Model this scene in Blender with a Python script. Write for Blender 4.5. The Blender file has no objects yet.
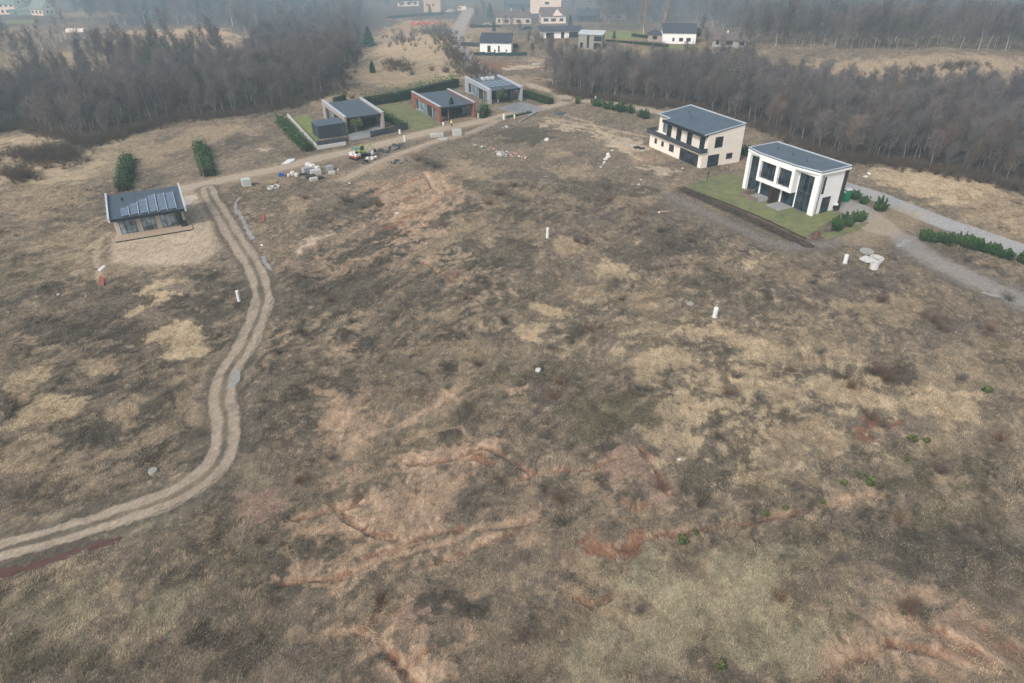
SKY, SUN, HAZE1, HAZE2 = 0.145, 2.0, 0.0006, 0.0055
import bpy, bmesh, math, random
import numpy as np
from mathutils import Vector, Matrix
random.seed(7)
C = bpy.context.scene.collection
R = math.radians
# ------------------------------------------------------------------ noise
_rs = np.random.RandomState(11)
_perm = _rs.permutation(512).astype(np.int64)
_perm = np.concatenate([_perm, _perm, _perm])
_ga = _rs.rand(512) * 2 * np.pi
_gx, _gy = np.cos(_ga), np.sin(_ga)
def pn(x, y, seed=0):
    x = np.asarray(x, float) + seed * 17.31; y = np.asarray(y, float) - seed * 9.77
    xi = np.floor(x).astype(np.int64); yi = np.floor(y).astype(np.int64)
    xf = x - xi; yf = y - yi
    u = xf*xf*xf*(xf*(xf*6-15)+10); v = yf*yf*yf*(yf*(yf*6-15)+10)
    def g(ix, iy, dx, dy):
        h = _perm[(_perm[(ix + seed*31) % 512] + iy) % 512]
        return _gx[h]*dx + _gy[h]*dy
    a = g(xi, yi, xf, yf); b = g(xi+1, yi, xf-1, yf)
    c = g(xi, yi+1, xf, yf-1); d = g(xi+1, yi+1, xf-1, yf-1)
    return ((a+(b-a)*u) + ((c+(d-c)*u)-(a+(b-a)*u))*v) * 1.5
def fbm(x, y, sc, oct=4, seed=0, gain=0.5):
    s = 0.0; a = 1.0; n = 0.0
    x = np.asarray(x, float)/sc; y = np.asarray(y, float)/sc
    for o in range(oct):
        s = s + a*pn(x, y, seed+o*3); n += a; a *= gain; x = x*2.03; y = y*2.03
    return s/n
def ss(a, b, t):
    t = np.clip((t-a)/(b-a), 0, 1); return t*t*(3-2*t)
def lin(c):
    return tuple(((v/255)/12.92 if v/255 <= 0.04045 else ((v/255+0.055)/1.055)**2.4) for v in c)
# ------------------------------------------------------------------ terrain
def Z(x, y):
    x = np.asarray(x, float); y = np.asarray(y, float)
    s1 = (x+93.7)*-.861 + (y-169.6)*.509
    s1 = s1 + 10*pn(x/60, y/60, 5)
    z = -6*ss(2, 55, s1)*(1-ss(300, 380, y))
    s2 = (x-58)*.698 + (y-174)*.716 + 6*pn(x/50, y/50, 6)
    z = z - 5*ss(6, 60, s2)*(1-ss(250, 320, y))
    # the open hill beyond the right-hand wood
    z = z + 7*np.exp(-(((x-175)/75)**2 + ((y-262)/30)**2))
    far = ss(420, 900, y)
    z = z + far*14*fbm(x, y, 260, 3, 9) + far*4
    return z
def flatmask(x, y):            # 1 on the open field, 0 on the built shelf
    e = (y - 118 - 0.02*x) ; m = 1-ss(0, 25, e)
    m = m*ss(0, 14, np.hypot(x+60, y-105)-10)
    m = m*ss(0, 14, np.hypot(x-46, y-122)-10)
    return m
def Zd(x, y):
    z = Z(x, y); m = flatmask(x, y)
    c, s = math.cos(R(55)), math.sin(R(55))
    a = x*c+y*s; b = -x*s+y*c
    z = z + m*(0.85*fbm(a*0.5, b, 13, 3, 21) + 0.42*fbm(a*0.6, b, 3.4, 3, 22) + .16*fbm(a*.7, b, 1.1, 3, 23))
    return z
CAM = Vector((0, 0, 45.0)); PITCH = R(32); F = 684.0
def ray(px, py):
    u = (px-512)/F; v = (341-py)/F
    return Vector((u, math.cos(PITCH)+v*math.sin(PITCH), -math.sin(PITCH)+v*math.cos(PITCH)))
def at(px, py, h=0.0):
    """world point on the terrain (plus h) that the photograph shows at this spot"""
    d = ray(px, py); t = (45-h)/-d.z if d.z < 0 else 3000
    for _ in range(12):
        p = CAM+d*t
        z = float(Z(p.x, p.y))+h
        t += (p.z - z)/-d.z*0.8
    p = CAM+d*t
    return Vector((p.x, p.y, p.z))
def G(x, y):
    return float(Zd(np.array([x]), np.array([y]))[0])
# ------------------------------------------------------------------ materials
def nmat(name):
    m = bpy.data.materials.new(name); m.use_nodes = True
    nt = m.node_tree; b = nt.nodes['Principled BSDF']
    return m, nt, b
def mat(name, col, rough=0.7, var=0.15, sc=2.0, bump=0.0, spec=0.3, metal=0.0, streak=None, rnd=0.0, emit=None):
    """plain weathered surface: base colour (display rgb 0-255) mottled by noise"""
    m, nt, b = nmat(name); L = nt.links
    tc = nt.nodes.new('ShaderNodeTexCoord'); mp = nt.nodes.new('ShaderNodeMapping')
    L.new(tc.outputs['Object'], mp.inputs['Vector'])
    if streak: mp.inputs['Scale'].default_value = streak
    n = nt.nodes.new('ShaderNodeTexNoise'); n.inputs['Scale'].default_value = sc; n.inputs['Detail'].default_value = 5
    n.inputs['Roughness'].default_value = 0.65
    L.new(mp.outputs[0], n.inputs['Vector'])
    r = nt.nodes.new('ShaderNodeValToRGB')
    c = lin(col); lo = tuple(v*(1-var*1.6) for v in c); hi = tuple(min(1, v*(1+var*1.3)) for v in c)
    r.color_ramp.elements[0].position = .3; r.color_ramp.elements[1].position = .7
    r.color_ramp.elements[0].color = (*lo, 1); r.color_ramp.elements[1].color = (*hi, 1)
    L.new(n.outputs['Fac'], r.inputs['Fac'])
    out = r.outputs['Color']
    if rnd:
        oi = nt.nodes.new('ShaderNodeObjectInfo'); mr = nt.nodes.new('ShaderNodeMapRange')
        mr.inputs['To Min'].default_value = 1-rnd; mr.inputs['To Max'].default_value = 1+rnd
        L.new(oi.outputs['Random'], mr.inputs['Value'])
        vm = nt.nodes.new('ShaderNodeVectorMath'); vm.operation = 'SCALE'
        L.new(out, vm.inputs[0]); L.new(mr.outputs[0], vm.inputs['Scale']); out = vm.outputs[0]
    L.new(out, b.inputs['Base Color'])
    b.inputs['Roughness'].default_value = rough; b.inputs['Metallic'].default_value = metal
    b.inputs['Specular IOR Level'].default_value = spec
    if bump:
        bp = nt.nodes.new('ShaderNodeBump'); bp.inputs['Strength'].default_value = 0.6; bp.inputs['Distance'].default_value = bump
        L.new(n.outputs['Fac'], bp.inputs['Height']); L.new(bp.outputs[0], b.inputs['Normal'])
    return m
def vmat(name, sc=3.0, var=0.35, bump=0.05, rough=0.95, spec=0.1, attr='col', fine=9.0):
    """earth and grass: colour painted per vertex, broken up by two scales of noise"""
    m, nt, b = nmat(name); L = nt.links
    at_ = nt.nodes.new('ShaderNodeAttribute'); at_.attribute_name = attr
    tc = nt.nodes.new('ShaderNodeTexCoord')
    mp = nt.nodes.new('ShaderNodeMapping'); mp.inputs['Rotation'].default_value = (0, 0, R(-35)); mp.inputs['Scale'].default_value = (1, 0.45, 1)
    L.new(tc.outputs['Object'], mp.inputs['Vector'])
    outs = []
    for s_, w in ((sc, var), (fine, var*0.9)):
        n = nt.nodes.new('ShaderNodeTexNoise'); n.inputs['Scale'].default_value = s_; n.inputs['Detail'].default_value = 6
        n.inputs['Roughness'].default_value = 0.7; n.inputs['Distortion'].default_value = 0.6
        L.new(mp.outputs[0], n.inputs['Vector'])
        mr = nt.nodes.new('ShaderNodeMapRange'); mr.inputs['From Min'].default_value = .32; mr.inputs['From Max'].default_value = .68
        mr.inputs['To Min'].default_value = 1-w; mr.inputs['To Max'].default_value = 1+w
        L.new(n.outputs['Fac'], mr.inputs['Value']); outs.append((mr, n))
    mm = nt.nodes.new('ShaderNodeMath'); mm.operation = 'MULTIPLY'
    L.new(outs[0][0].outputs[0], mm.inputs[0]); L.new(outs[1][0].outputs[0], mm.inputs[1])
    vm = nt.nodes.new('ShaderNodeVectorMath'); vm.operation = 'SCALE'
    L.new(at_.outputs['Color'], vm.inputs[0]); L.new(mm.outputs[0], vm.inputs['Scale'])
    L.new(vm.outputs[0], b.inputs['Base Color'])
    bp = nt.nodes.new('ShaderNodeBump'); bp.inputs['Strength'].default_value = 0.8; bp.inputs['Distance'].default_value = bump
    L.new(mm.outputs[0], bp.inputs['Height']); L.new(bp.outputs[0], b.inputs['Normal'])
    b.inputs['Roughness'].default_value = rough; b.inputs['Specular IOR Level'].default_value = spec
    return m
def glassmat(name, col=(40, 50, 58), rough=0.08):
    m, nt, b = nmat(name); L = nt.links
    tc = nt.nodes.new('ShaderNodeTexCoord')
    n = nt.nodes.new('ShaderNodeTexNoise'); n.inputs['Scale'].default_value = 0.9; n.inputs['Detail'].default_value = 3
    r = nt.nodes.new('ShaderNodeValToRGB'); c = lin(col)
    r.color_ramp.elements[0].color = (*[v*0.4 for v in c], 1); r.color_ramp.elements[1].color = (*[v*1.9 for v in c], 1)
    r.color_ramp.elements[0].position = .35; r.color_ramp.elements[1].position = .65
    L.new(tc.outputs['Object'], n.inputs['Vector']); L.new(n.outputs['Fac'], r.inputs['Fac']); L.new(r.outputs[0], b.inputs['Base Color'])
    b.inputs['Roughness'].default_value = rough; b.inputs['Specular IOR Level'].default_value = 0.6
    return m
# ------------------------------------------------------------------ objects
def tag(o, label=None, cat=None, group=None, kind=None):
    if label: o['label'] = label
    if cat: o['category'] = cat
    if group: o['group'] = group
    if kind: o['kind'] = kind
    return o
def thing(name, label, cat, loc=(0, 0, 0), rz=0.0, group=None, kind=None):
    o = bpy.data.objects.new(name, None); o.empty_display_size = 0.5
    C.objects.link(o); o.location = loc; o.rotation_euler = (0, 0, rz)
    return tag(o, label, cat, group, kind)
def link(name, me, parent=None):
    o = bpy.data.objects.new(name, me); C.objects.link(o)
    if parent is not None: o.parent = parent
    return o
class MB:
    """collects boxes, prisms, tubes and quads; build() links them as one mesh object"""
    def __init__(s): s.v = []; s.f = []
    def box(s, x0, x1, y0, y1, z0, z1):
        n = len(s.v)
        s.v += [(x0, y0, z0), (x1, y0, z0), (x1, y1, z0), (x0, y1, z0), (x0, y0, z1), (x1, y0, z1), (x1, y1, z1), (x0, y1, z1)]
        s.f += [tuple(n+i for i in q) for q in ((3, 2, 1, 0), (4, 5, 6, 7), (0, 1, 5, 4), (1, 2, 6, 5), (2, 3, 7, 6), (3, 0, 4, 7))]
        return s
    def prism(s, poly, z0, z1):
        """poly of (x, y[, zbottom, ztop])"""
        n = len(s.v); k = len(poly)
        for p in poly: s.v.append((p[0], p[1], p[2] if len(p) > 2 else z0))
        for p in poly: s.v.append((p[0], p[1], p[3] if len(p) > 3 else z1))
        s.f.append(tuple(n+i for i in reversed(range(k)))); s.f.append(tuple(n+k+i for i in range(k)))
        for i in range(k):
            j = (i+1) % k; s.f.append((n+i, n+j, n+k+j, n+k+i))
        return s
    def quad(s, a, b, c, d):
        n = len(s.v); s.v += [tuple(a), tuple(b), tuple(c), tuple(d)]; s.f.append((n, n+1, n+2, n+3)); return s
    def tube(s, a, b, r0, r1=None, k=6, cap=True):
        r1 = r0 if r1 is None else r1
        a = Vector(a); b = Vector(b); d = (b-a).normalized()
        u = d.orthogonal().normalized(); w = d.cross(u); n = len(s.v)
        for p, r in ((a, r0), (b, r1)):
            for i in range(k):
                t = 2*math.pi*i/k; q = p+(u*math.cos(t)+w*math.sin(t))*r; s.v.append(tuple(q))
        for i in range(k):
            j = (i+1) % k; s.f.append((n+i, n+j, n+k+j, n+k+i))
        if cap: s.f.append(tuple(n+i for i in reversed(range(k)))); s.f.append(tuple(n+k+i for i in range(k)))
        return s
    def lathe(s, prof, x=0, y=0, k=14):
        n = len(s.v); m = len(prof)
        for (r, z) in prof:
            for i in range(k):
                t = 2*math.pi*i/k; s.v.append((x+r*math.cos(t), y+r*math.sin(t), z))
        for j in range(m-1):
            for i in range(k):
                q = (i+1) % k; s.f.append((n+j*k+i, n+j*k+q, n+(j+1)*k+q, n+(j+1)*k+i))
        s.f.append(tuple(n+i for i in reversed(range(k)))); s.f.append(tuple(n+(m-1)*k+i for i in range(k)))
        return s
    def mesh(s, name, material):
        me = bpy.data.meshes.new(name); me.from_pydata(s.v, [], s.f); me.materials.append(material); me.update(); return me
    def build(s, name, material, parent=None, bevel=0.0, smooth=False):
        me = s.mesh(name, material)
        if bevel:
            bm = bmesh.new(); bm.from_mesh(me)
            bmesh.ops.bevel(bm, geom=list(bm.edges), offset=bevel, segments=1, affect='EDGES', clamp_overlap=True)
            bm.to_mesh(me); bm.free()
        if smooth: me.polygons.foreach_set('use_smooth', [True]*len(me.polygons))
        return link(name, me, parent)
def fast_mesh(name, V, Fq, nverts, material, col=None, smooth=True):
    """V (n,3), Fq (m,nverts) index array"""
    me = bpy.data.meshes.new(name)
    me.vertices.add(len(V)); me.vertices.foreach_set('co', np.ascontiguousarray(V, np.float32).ravel())
    m = len(Fq); me.loops.add(m*nverts); me.polygons.add(m)
    me.loops.foreach_set('vertex_index', np.ascontiguousarray(Fq, np.int32).ravel())
    me.polygons.foreach_set('loop_start', np.arange(0, m*nverts, nverts, dtype=np.int32))
    try: me.polygons.foreach_set('loop_total', np.full(m, nverts, np.int32))
    except Exception: pass
    if smooth: me.polygons.foreach_set('use_smooth', np.ones(m, bool))
    me.update(calc_edges=True)
    if col is not None:
        a = me.color_attributes.new('col', 'FLOAT_COLOR', 'POINT')
        rgba = np.ones((len(V), 4), np.float32); rgba[:, :3] = col
        a.data.foreach_set('color', rgba.ravel())
    me.materials.append(material)
    return me
def copy_thing(root, loc, rz=0.0, scale=None, label=None, group=None):
    r = root.copy(); C.objects.link(r); r.location = loc; r.rotation_euler = (0, 0, rz)
    if scale is not None: r.scale = (scale, scale, scale) if isinstance(scale, (int, float)) else scale
    if label: r['label'] = label
    if group: r['group'] = group
    for ch in root.children:
        c = ch.copy(); C.objects.link(c); c.parent = r
        for g in ch.children:
            d = g.copy(); C.objects.link(d); d.parent = c
    return r
# ------------------------------------------------------------------ colours of the land
K = 1.08
PAL = {k: np.array(lin(v))*K for k, v in dict(
    base=(124, 113, 98), dark=(92, 86, 75), tan=(160, 143, 119), light=(184, 166, 137), soil=(174, 150, 126), red=(134, 101, 82),
    purp=(106, 97, 88), green=(103, 97, 77), pale=(150, 142, 118), pink=(158, 134, 118), litter=(84, 76, 70), road=(168, 155, 137),
    gravel=(150, 146, 140), asphalt=(158, 158, 156), lawn=(114, 118, 84), mud=(92, 78, 68), sand=(190, 173, 150), moss=(84, 84, 58), msoil=(170, 146, 122), mtan=(168, 152, 126), mdark=(90, 83, 72), grass=(120, 130, 80), pave=(132, 134, 136)).items()}
def wp(pts): return [tuple(at(*p)[:2]) for p in pts]
ELL = []   # (type, centre, axisA, axisB, strength)
def E_(t, px, py, rx, ry, ang=12, s=1.0):
    c = at(px, py); a = R(ang)
    A = at(px+rx*math.cos(a), py-rx*math.sin(a))-c; B = at(px+ry*math.sin(a), py+ry*math.cos(a))-c
    B2 = c-at(px-ry*math.sin(a), py-ry*math.cos(a)); B = (B+B2)*0.5
    ELL.append((t, c.x, c.y, A.x, A.y, B.x, B.y, s))
PAT = """
msoil 400 520 150 75 15 .7;msoil 350 420 60 40 20 .5;msoil 420 640 70 50 0 .7;msoil 900 640 120 50 0 .8;msoil 420 210 70 40 25 .8;msoil 330 250 60 30 10 .5;msoil 640 480 60 40 0 .6;mtan 780 400 200 110 5 .9;mtan 650 320 160 60 0 .8;mtan 150 240 160 50 10 .6;mtan 820 300 140 30 0 .5;mtan 700 600 160 70 5 .7
mdark 380 300 130 60 15 .9;dark 560 300 90 18 8 .5;dark 430 300 60 14 15 .5;dark 620 400 70 16 0 .5;tan 770 470 70 12 8 .5;light 820 390 50 8 5 .6;mdark 130 380 130 90 15 .8;mdark 560 430 120 60 0 .6;mdark 920 520 120 60 10 .7;mdark 720 260 100 30 -10 .7;mdark 560 200 90 25 0 .7;mtan 480 280 60 60 20 .6;mtan 300 330 60 50 20 .5;mtan 90 600 140 70 10 .6
light 165 291 24 12 20 1;light 138 312 16 6 15 1;light 178 333 32 12 8 1;light 186 352 20 10 10 1;tan 98 363 16 10 10 1;light 25 380 24 11 20 .8
light 48 410 38 18 22 .9;tan 30 342 14 6 10 .9;tan 55 348 14 6 10 .9;tan 34 451 38 18 20 .8;tan 120 412 28 11 10 .9;light 168 488 34 9 18 .8;tan 78 462 28 10 15 .7
dark 100 385 40 10 15 .9;dark 110 432 55 12 12 .9;dark 70 325 60 14 10 .8;dark 205 290 26 26 0 .9;dark 120 335 34 12 10 .9;dark 70 290 70 10 10 .7;dark 215 320 18 20 0 .8;dark 160 390 40 16 0 .8;dark 40 500 50 10 0 .5
dark 195 440 22 20 0 .6;tan 190 410 14 22 0 .6;pale 100 520 90 14 8 .5
pale 174 603 34 24 0 .9;pale 56 614 60 24 10 .6;dark 235 660 40 18 0 .8;dark 213 631 26 12 10 .8;green 30 660 60 20 0 .5;pink 262 500 34 16 25 .8;dark 262 560 26 16 0 .8;pale 250 470 22 14 0 .6
soil 452 453 44 13 12 1;red 480 460 18 5 0 .9;soil 382 516 64 22 18 .75;soil 440 490 40 8 15 .6;soil 306 577 34 9 12 .8;soil 341 418 22 9 10 .9;soil 361 431 24 8 10 .8;soil 330 395 20 6 -20 .6;soil 292 640 20 8 0 .5
pink 628 463 28 18 0 .8;pink 655 490 18 12 0 .6;red 633 504 20 7 0 .6;red 618 546 34 14 5 1;soil 427 671 26 14 0 .9;soil 497 536 46 7 22 .6;pink 420 620 40 16 10 .5;soil 415 555 50 10 15 .5
dark 457 601 44 15 10 .9;purp 557 594 46 11 0 .9;dark 580 592 14 5 0 .9;dark 447 370 14 5 30 1;green 482 382 34 9 10 .8;dark 698 476 22 24 0 .8;dark 560 430 60 14 8 .6;green 610 410 60 18 0 .7;dark 640 440 40 12 0 .5
light 662 365 38 16 10 .7;light 742 380 48 14 5 .8;light 695 412 36 9 5 .8;tan 798 435 60 18 0 .8;light 873 397 40 12 0 .8;light 944 403 36 18 0 .8;tan 963 370 50 12 15 .7;tan 780 340 60 20 0 .5;light 760 350 30 10 0 .6
dark 702 450 22 10 0 .8;pale 687 601 84 46 0 .9;pale 780 640 60 30 0 .8;pale 748 561 60 20 0 .7;dark 893 551 60 16 0 .8;dark 980 556 60 30 10 .8;green 950 500 60 25 0 .6;dark 800 600 30 40 0 .4;pale 600 650 60 22 0 .8;tan 590 620 30 14 0 .6
soil 903 587 46 9 -5 .8;soil 843 648 32 22 10 .8;soil 933 626 60 18 5 .7;soil 980 665 50 18 5 .8;soil 860 612 40 10 -20 .5;dark 913 611 16 10 0 1;red 876 423 18 7 30 .9;purp 866 416 14 8 40 .8;dark 1000 600 30 20 0 .5
light 708 331 26 10 5 .9;light 654 362 24 10 5 .6;tan 617 238 22 10 0 .8;tan 612 271 24 10 0 .7;dark 645 246 40 22 0 .7;dark 699 283 40 12 -15 .7;light 753 263 26 6 20 .8;tan 720 250 30 6 15 .7;tan 836 354 40 12 0 .6
dark 898 375 26 9 0 .9;purp 869 278 50 13 0 .9;dark 952 262 60 14 -20 .8;purp 944 329 50 16 0 .7;tan 890 310 40 10 -10 .7;dark 790 310 40 16 0 .6;purp 820 290 40 12 0 .7;tan 800 275 40 6 0 .6;dark 730 420 20 8 0 .5
soil 406 187 44 11 22 .9;soil 368 187 12 6 30 .9;soil 441 234 14 4 0 .9;soil 436 256 12 10 30 .8;soil 420 205 34 7 25 .9;red 404 219 22 4 18 .9;sand 308 242 15 7 30 1;sand 322 236 14 3 20 .9;tan 301 205 16 9 20 .9;tan 471 225 16 7 10 .8;tan 496 210 20 8 -25 .8;tan 470 170 30 7 -35 .7
dark 363 202 22 9 25 .9;dark 331 217 22 7 25 .8;dark 363 244 50 8 15 .8;dark 493 250 40 16 0 .7;dark 350 291 60 20 10 .8;dark 509 261 44 10 10 .7;dark 290 300 30 20 0 .6;dark 290 180 30 6 0 .6;dark 430 165 20 6 0 .7
tan 569 247 20 10 0 1;light 612 268 26 8 -10 .8;light 546 308 17 8 -10 .9;light 529 331 18 8 0 .9;tan 583 294 24 9 0 .8;tan 468 347 18 10 0 .7;purp 495 333 18 9 10 .9;dark 569 328 22 12 0 .9;purp 549 396 14 9 0 .9;soil 514 391 17 2.5 8 .9
soil 345 348 20 5 25 .8;soil 435 402 20 6 35 .8;dark 400 330 40 12 10 .6;purp 430 290 30 8 20 .5;tan 450 280 14 8 40 .6;tan 432 318 20 6 0 .6;dark 480 420 50 8 10 .6;pink 575 560 40 14 0 .4
sand 585 130 48 3.5 -13 .8;sand 625 145 26 6 -5 .9;sand 660 170 26 4 -12 .8;dark 525 135 30 9 0 .9;dark 609 192 52 12 0 .8;purp 540 176 44 6 0 .8;tan 574 170 26 6 0 .8;tan 558 153 14 4 0 .8;dark 480 185 30 8 -10 .6;purp 660 215 40 14 -20 .7;soil 640 158 16 5 0 .7;dark 690 240 50 9 -15 .7
dark 525 215 40 8 0 .7;tan 640 200 30 4 0 .6;purp 590 215 30 8 0 .6;tan 520 190 20 6 -30 .6;dark 455 208 16 14 0 .6;tan 640 300 30 14 0 .6;tan 660 330 26 8 0 .5
tan 150 150 60 14 15 .8;light 110 145 50 6 25 .6;light 40 170 60 16 0 .8;tan 30 200 60 18 0 .7;tan 220 130 40 9 5 .8;dark 160 140 20 4 20 .6;dark 140 175 20 5 0 .7;sand 263 150 12 2.5 5 .9;dark 250 140 30 6 0 .6;tan 60 240 50 16 0 .6;green 30 270 40 14 0 .5;dark 40 235 30 6 0 .5
light 940 185 80 18 -10 .9;tan 1000 215 60 20 -15 .9;light 900 175 40 8 -8 .7;light 420 45 60 26 0 .8;tan 400 75 50 12 0 .9;light 460 70 26 10 0 .8;tan 340 100 30 6 10 .8;tan 430 25 40 8 0 .8
tan 960 275 60 8 -20 .6;pale 985 290 40 3 -22 .8;soil 240 240 10 20 0 .4;tan 115 265 26 14 10 .7;sand 185 285 16 5 0 .4;tan 268 180 30 8 5 .6
tan 930 65 115 13 0 1;tan 850 66 60 8 0 .9;light 20 142 30 8 0 .9;dark 45 156 36 9 15 .7;light 175 35 75 8 0 1;light 217 40 16 8 0 .8;tan 120 45 60 7 10 .9;light 60 60 60 6 5 .4;light 10 80 16 8 0 .7;tan 90 14 40 3 0 .7;tan 620 35 40 6 0 .6;light 20 165 40 14 0 .8
red 500 65 34 5 0 .8;sand 525 66 22 2.4 0 1;sand 540 60 20 3 0 .6;tan 515 80 34 4 0 .9;tan 480 32 34 5 0 .8;tan 470 58 12 7 0 .6;dark 320 150 40 4 10 .4
"""
for row in PAT.replace('\n', ';').split(';'):
    if row.strip():
        t, *a = row.split(); E_(t, *map(float, a))
LIN = []   # (type, pts world, half width m, strength)
def Ln(t, pts, w, s=1.0): LIN.append((t, wp(pts), w, s))
Ln('soil', [(290, 514), (326, 507), (356, 499), (370, 488)], .35, .9); Ln('red', [(300, 516), (330, 509), (360, 502)], .25, 1)
Ln('soil', [(402, 424), (430, 408), (457, 391)], .5, .9); Ln('soil', [(400, 442), (412, 436), (457, 428), (470, 440)], .3, .6)
Ln('soil', [(284, 580), (310, 576), (345, 574), (380, 560), (440, 545), (470, 530), (537, 516)], .35, .7); Ln('red', [(440, 560), (500, 538), (530, 520)], .2, .7)
Ln('soil', [(331, 631), (356, 629), (382, 641), (402, 666), (430, 690)], .45, 1); Ln('red', [(388, 650), (404, 670), (425, 690)], .3, .9)
Ln('red', [(618, 548), (658, 534), (705, 528), (758, 521), (800, 512)], .3, .7); Ln('red', [(893, 641), (930, 650), (959, 656), (1024, 645)], .4, .8)
Ln('soil', [(820, 505), (853, 496), (880, 492)], .4, .6); Ln('red', [(800, 690), (850, 660), (893, 641)], .3, .5)
for k, q in enumerate([[(386, 225), (431, 203), (458, 188)], [(392, 214), (425, 199), (450, 184)], [(380, 208), (410, 196), (440, 182)], [(398, 232), (440, 214), (462, 200)], [(372, 196), (400, 183), (425, 176)], [(425, 172), (432, 184), (438, 192), (448, 190), (442, 180)]]):
    Ln('red' if k % 2 == 0 else 'soil', q, .35, .9)
for q_ in ([(288, 516), (310, 510), (330, 506), (352, 500), (366, 490)], [(410, 464), (440, 461), (470, 458), (492, 461)], [(330, 500), (352, 520), (372, 534), (396, 540)], [(360, 560), (400, 548), (430, 535), (462, 528)], [(276, 582), (300, 577), (330, 577), (352, 571)], [(356, 629), (372, 620), (380, 606)], [(402, 666), (418, 660), (432, 650)], [(455, 458), (480, 447), (500, 452), (530, 470)], [(520, 475), (560, 468), (590, 470), (620, 458)], [(640, 450), (655, 470), (668, 492)], [(392, 236), (420, 226), (450, 222)], [(350, 196), (380, 186), (400, 176), (428, 168)], [(560, 590), (590, 600), (612, 598)], [(420, 262), (436, 270), (452, 280), (470, 276)], [(930, 626), (955, 638), (985, 630)]):
    Ln('red', q_, .22, .8)
Ln('dark', [(0, 560), (50, 552), (115, 540)], .5, .6)
Ln('soil', [(345, 180), (372, 168), (410, 150), (440, 138)], .7, .7)
Ln('mud', [(596, 340), (640, 322), (700, 300), (760, 275), (800, 262)], .5, .4)
Ln('dark', [(725, 345), (722, 370), (735, 395)], .5, .7); Ln('dark', [(640, 300), (700, 292), (760, 300)], .6, .4)
Ln('sand', [(100, 238), (96, 258), (102, 285)], .5, .6); Ln('sand', [(86, 250), (110, 232)], .4, .5)
# second, fainter wheel marks on the building plot
for q in ([(545, 121), (590, 128), (640, 143)], [(545, 117), (600, 126), (645, 136)], [(560, 113), (590, 122), (612, 140), (640, 160)]):
    Ln('sand', q, .5, .7)
Ln('mud', [(684, 189), (720, 204), (760, 222), (806, 244)], 1.5, .9); Ln('dark', [(686, 190), (725, 208), (806, 246)], .9, .9)
Ln('mud', [(806, 244), (822, 238), (815, 232)], 1.0, .7)
# --- the tracks: centre lines
TRACK = wp([(-40, 566), (0, 551), (60, 534), (120, 515), (170, 497), (205, 475), (224, 450), (226, 420), (222, 395), (228, 372), (243, 348), (255, 322), (262, 298), (258, 275), (243, 250), (228, 225), (213, 200), (208, 188)])
GROAD = wp([(172, 191), (205, 184), (240, 176), (280, 168), (318, 158), (360, 149), (400, 139), (440, 129), (480, 121), (520, 112), (548, 106), (566, 100), (556, 92), (540, 88), (528, 84)])
GROAD2 = wp([(566, 100), (590, 101), (620, 104), (660, 112), (700, 120)])
AROAD = wp([(845, 186), (880, 197), (905, 207), (940, 221), (980, 235), (1024, 250), (1090, 275)])
DRIVE = wp([(880, 228), (860, 212), (846, 205), (838, 203)])
FROAD = wp([(500, 88), (478, 70), (466, 57), (458, 42), (458, 32), (463, 20), (470, 8)])
PATH2 = wp([(345, 180), (365, 168), (400, 153), (430, 143), (465, 134), (490, 124), (500, 118)])
GPATH = wp([(905, 238), (925, 255), (950, 268), (985, 285), (1024, 300), (1080, 318)])
SPATH = wp([(672, 196), (700, 210), (740, 228), (780, 245), (820, 244), (860, 234), (890, 222)])
def pd(x, y, pts):
    """distance to polyline + signed side + arclength"""
    best = np.full(x.shape, 1e9); side = np.zeros(x.shape); acc = 0; al = np.zeros(x.shape)
    for (ax, ay), (bx, by) in zip(pts[:-1], pts[1:]):
        dx, dy = bx-ax, by-ay; l2 = dx*dx+dy*dy; l = math.sqrt(l2)
        t = np.clip(((x-ax)*dx+(y-ay)*dy)/l2, 0, 1)
        ex = x-ax-t*dx; ey = y-ay-t*dy; d = np.hypot(ex, ey)
        m = d < best; best = np.where(m, d, best); side = np.where(m, np.sign(dx*ey-dy*ex), side); al = np.where(m, acc+t*l, al); acc += l
    return best, side, al
def sub(x, y, pts, pad):
    xs = [p[0] for p in pts]; ys = [p[1] for p in pts]
    return np.nonzero((x > min(xs)-pad) & (x < max(xs)+pad) & (y > min(ys)-pad) & (y < max(ys)+pad))[0]
def smooth_line(pts, n=8):
    P = [pts[0]]+list(pts)+[pts[-1]]; out = []
    for i in range(1, len(P)-2):
        p0, p1, p2, p3 = (np.array(q) for q in P[i-1:i+3])
        for k in range(n):
            t = k/n
            out.append(tuple(0.5*((2*p1)+(-p0+p2)*t+(2*p0-5*p1+4*p2-p3)*t*t+(-p0+3*p1-3*p2+p3)*t**3)))
    out.append(tuple(P[-2])); return out
TRACK, GROAD, GROAD2, AROAD, DRIVE, FROAD, PATH2, GPATH, SPATH = [smooth_line(q, 6) for q in (TRACK, GROAD, GROAD2, AROAD, DRIVE, FROAD, PATH2, GPATH, SPATH)]
PAD = wp([(182, 190), (206, 189), (217, 250), (200, 262), (150, 266), (112, 262), (112, 240)])
WOODL = wp([(-60, 150), (0, 131), (22, 127), (50, 136), (80, 145), (104, 142), (130, 133), (170, 122), (250, 114), (300, 105), (340, 90), (352, 60), (362, 38), (364, 22), (330, 8), (262, 12), (252, 40), (238, 64), (180, 70), (110, 72), (60, 74), (0, 80), (-120, 88)])
WOODR = wp([(540, 84), (560, 93), (590, 98), (650, 105), (700, 111), (770, 131), (830, 161), (900, 166), (960, 177), (1024, 191), (1100, 206), (1160, 150), (1100, 104), (1000, 98), (900, 95), (840, 92), (790, 84), (740, 71), (690, 70), (640, 70), (590, 76), (560, 76), (542, 76)])
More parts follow.
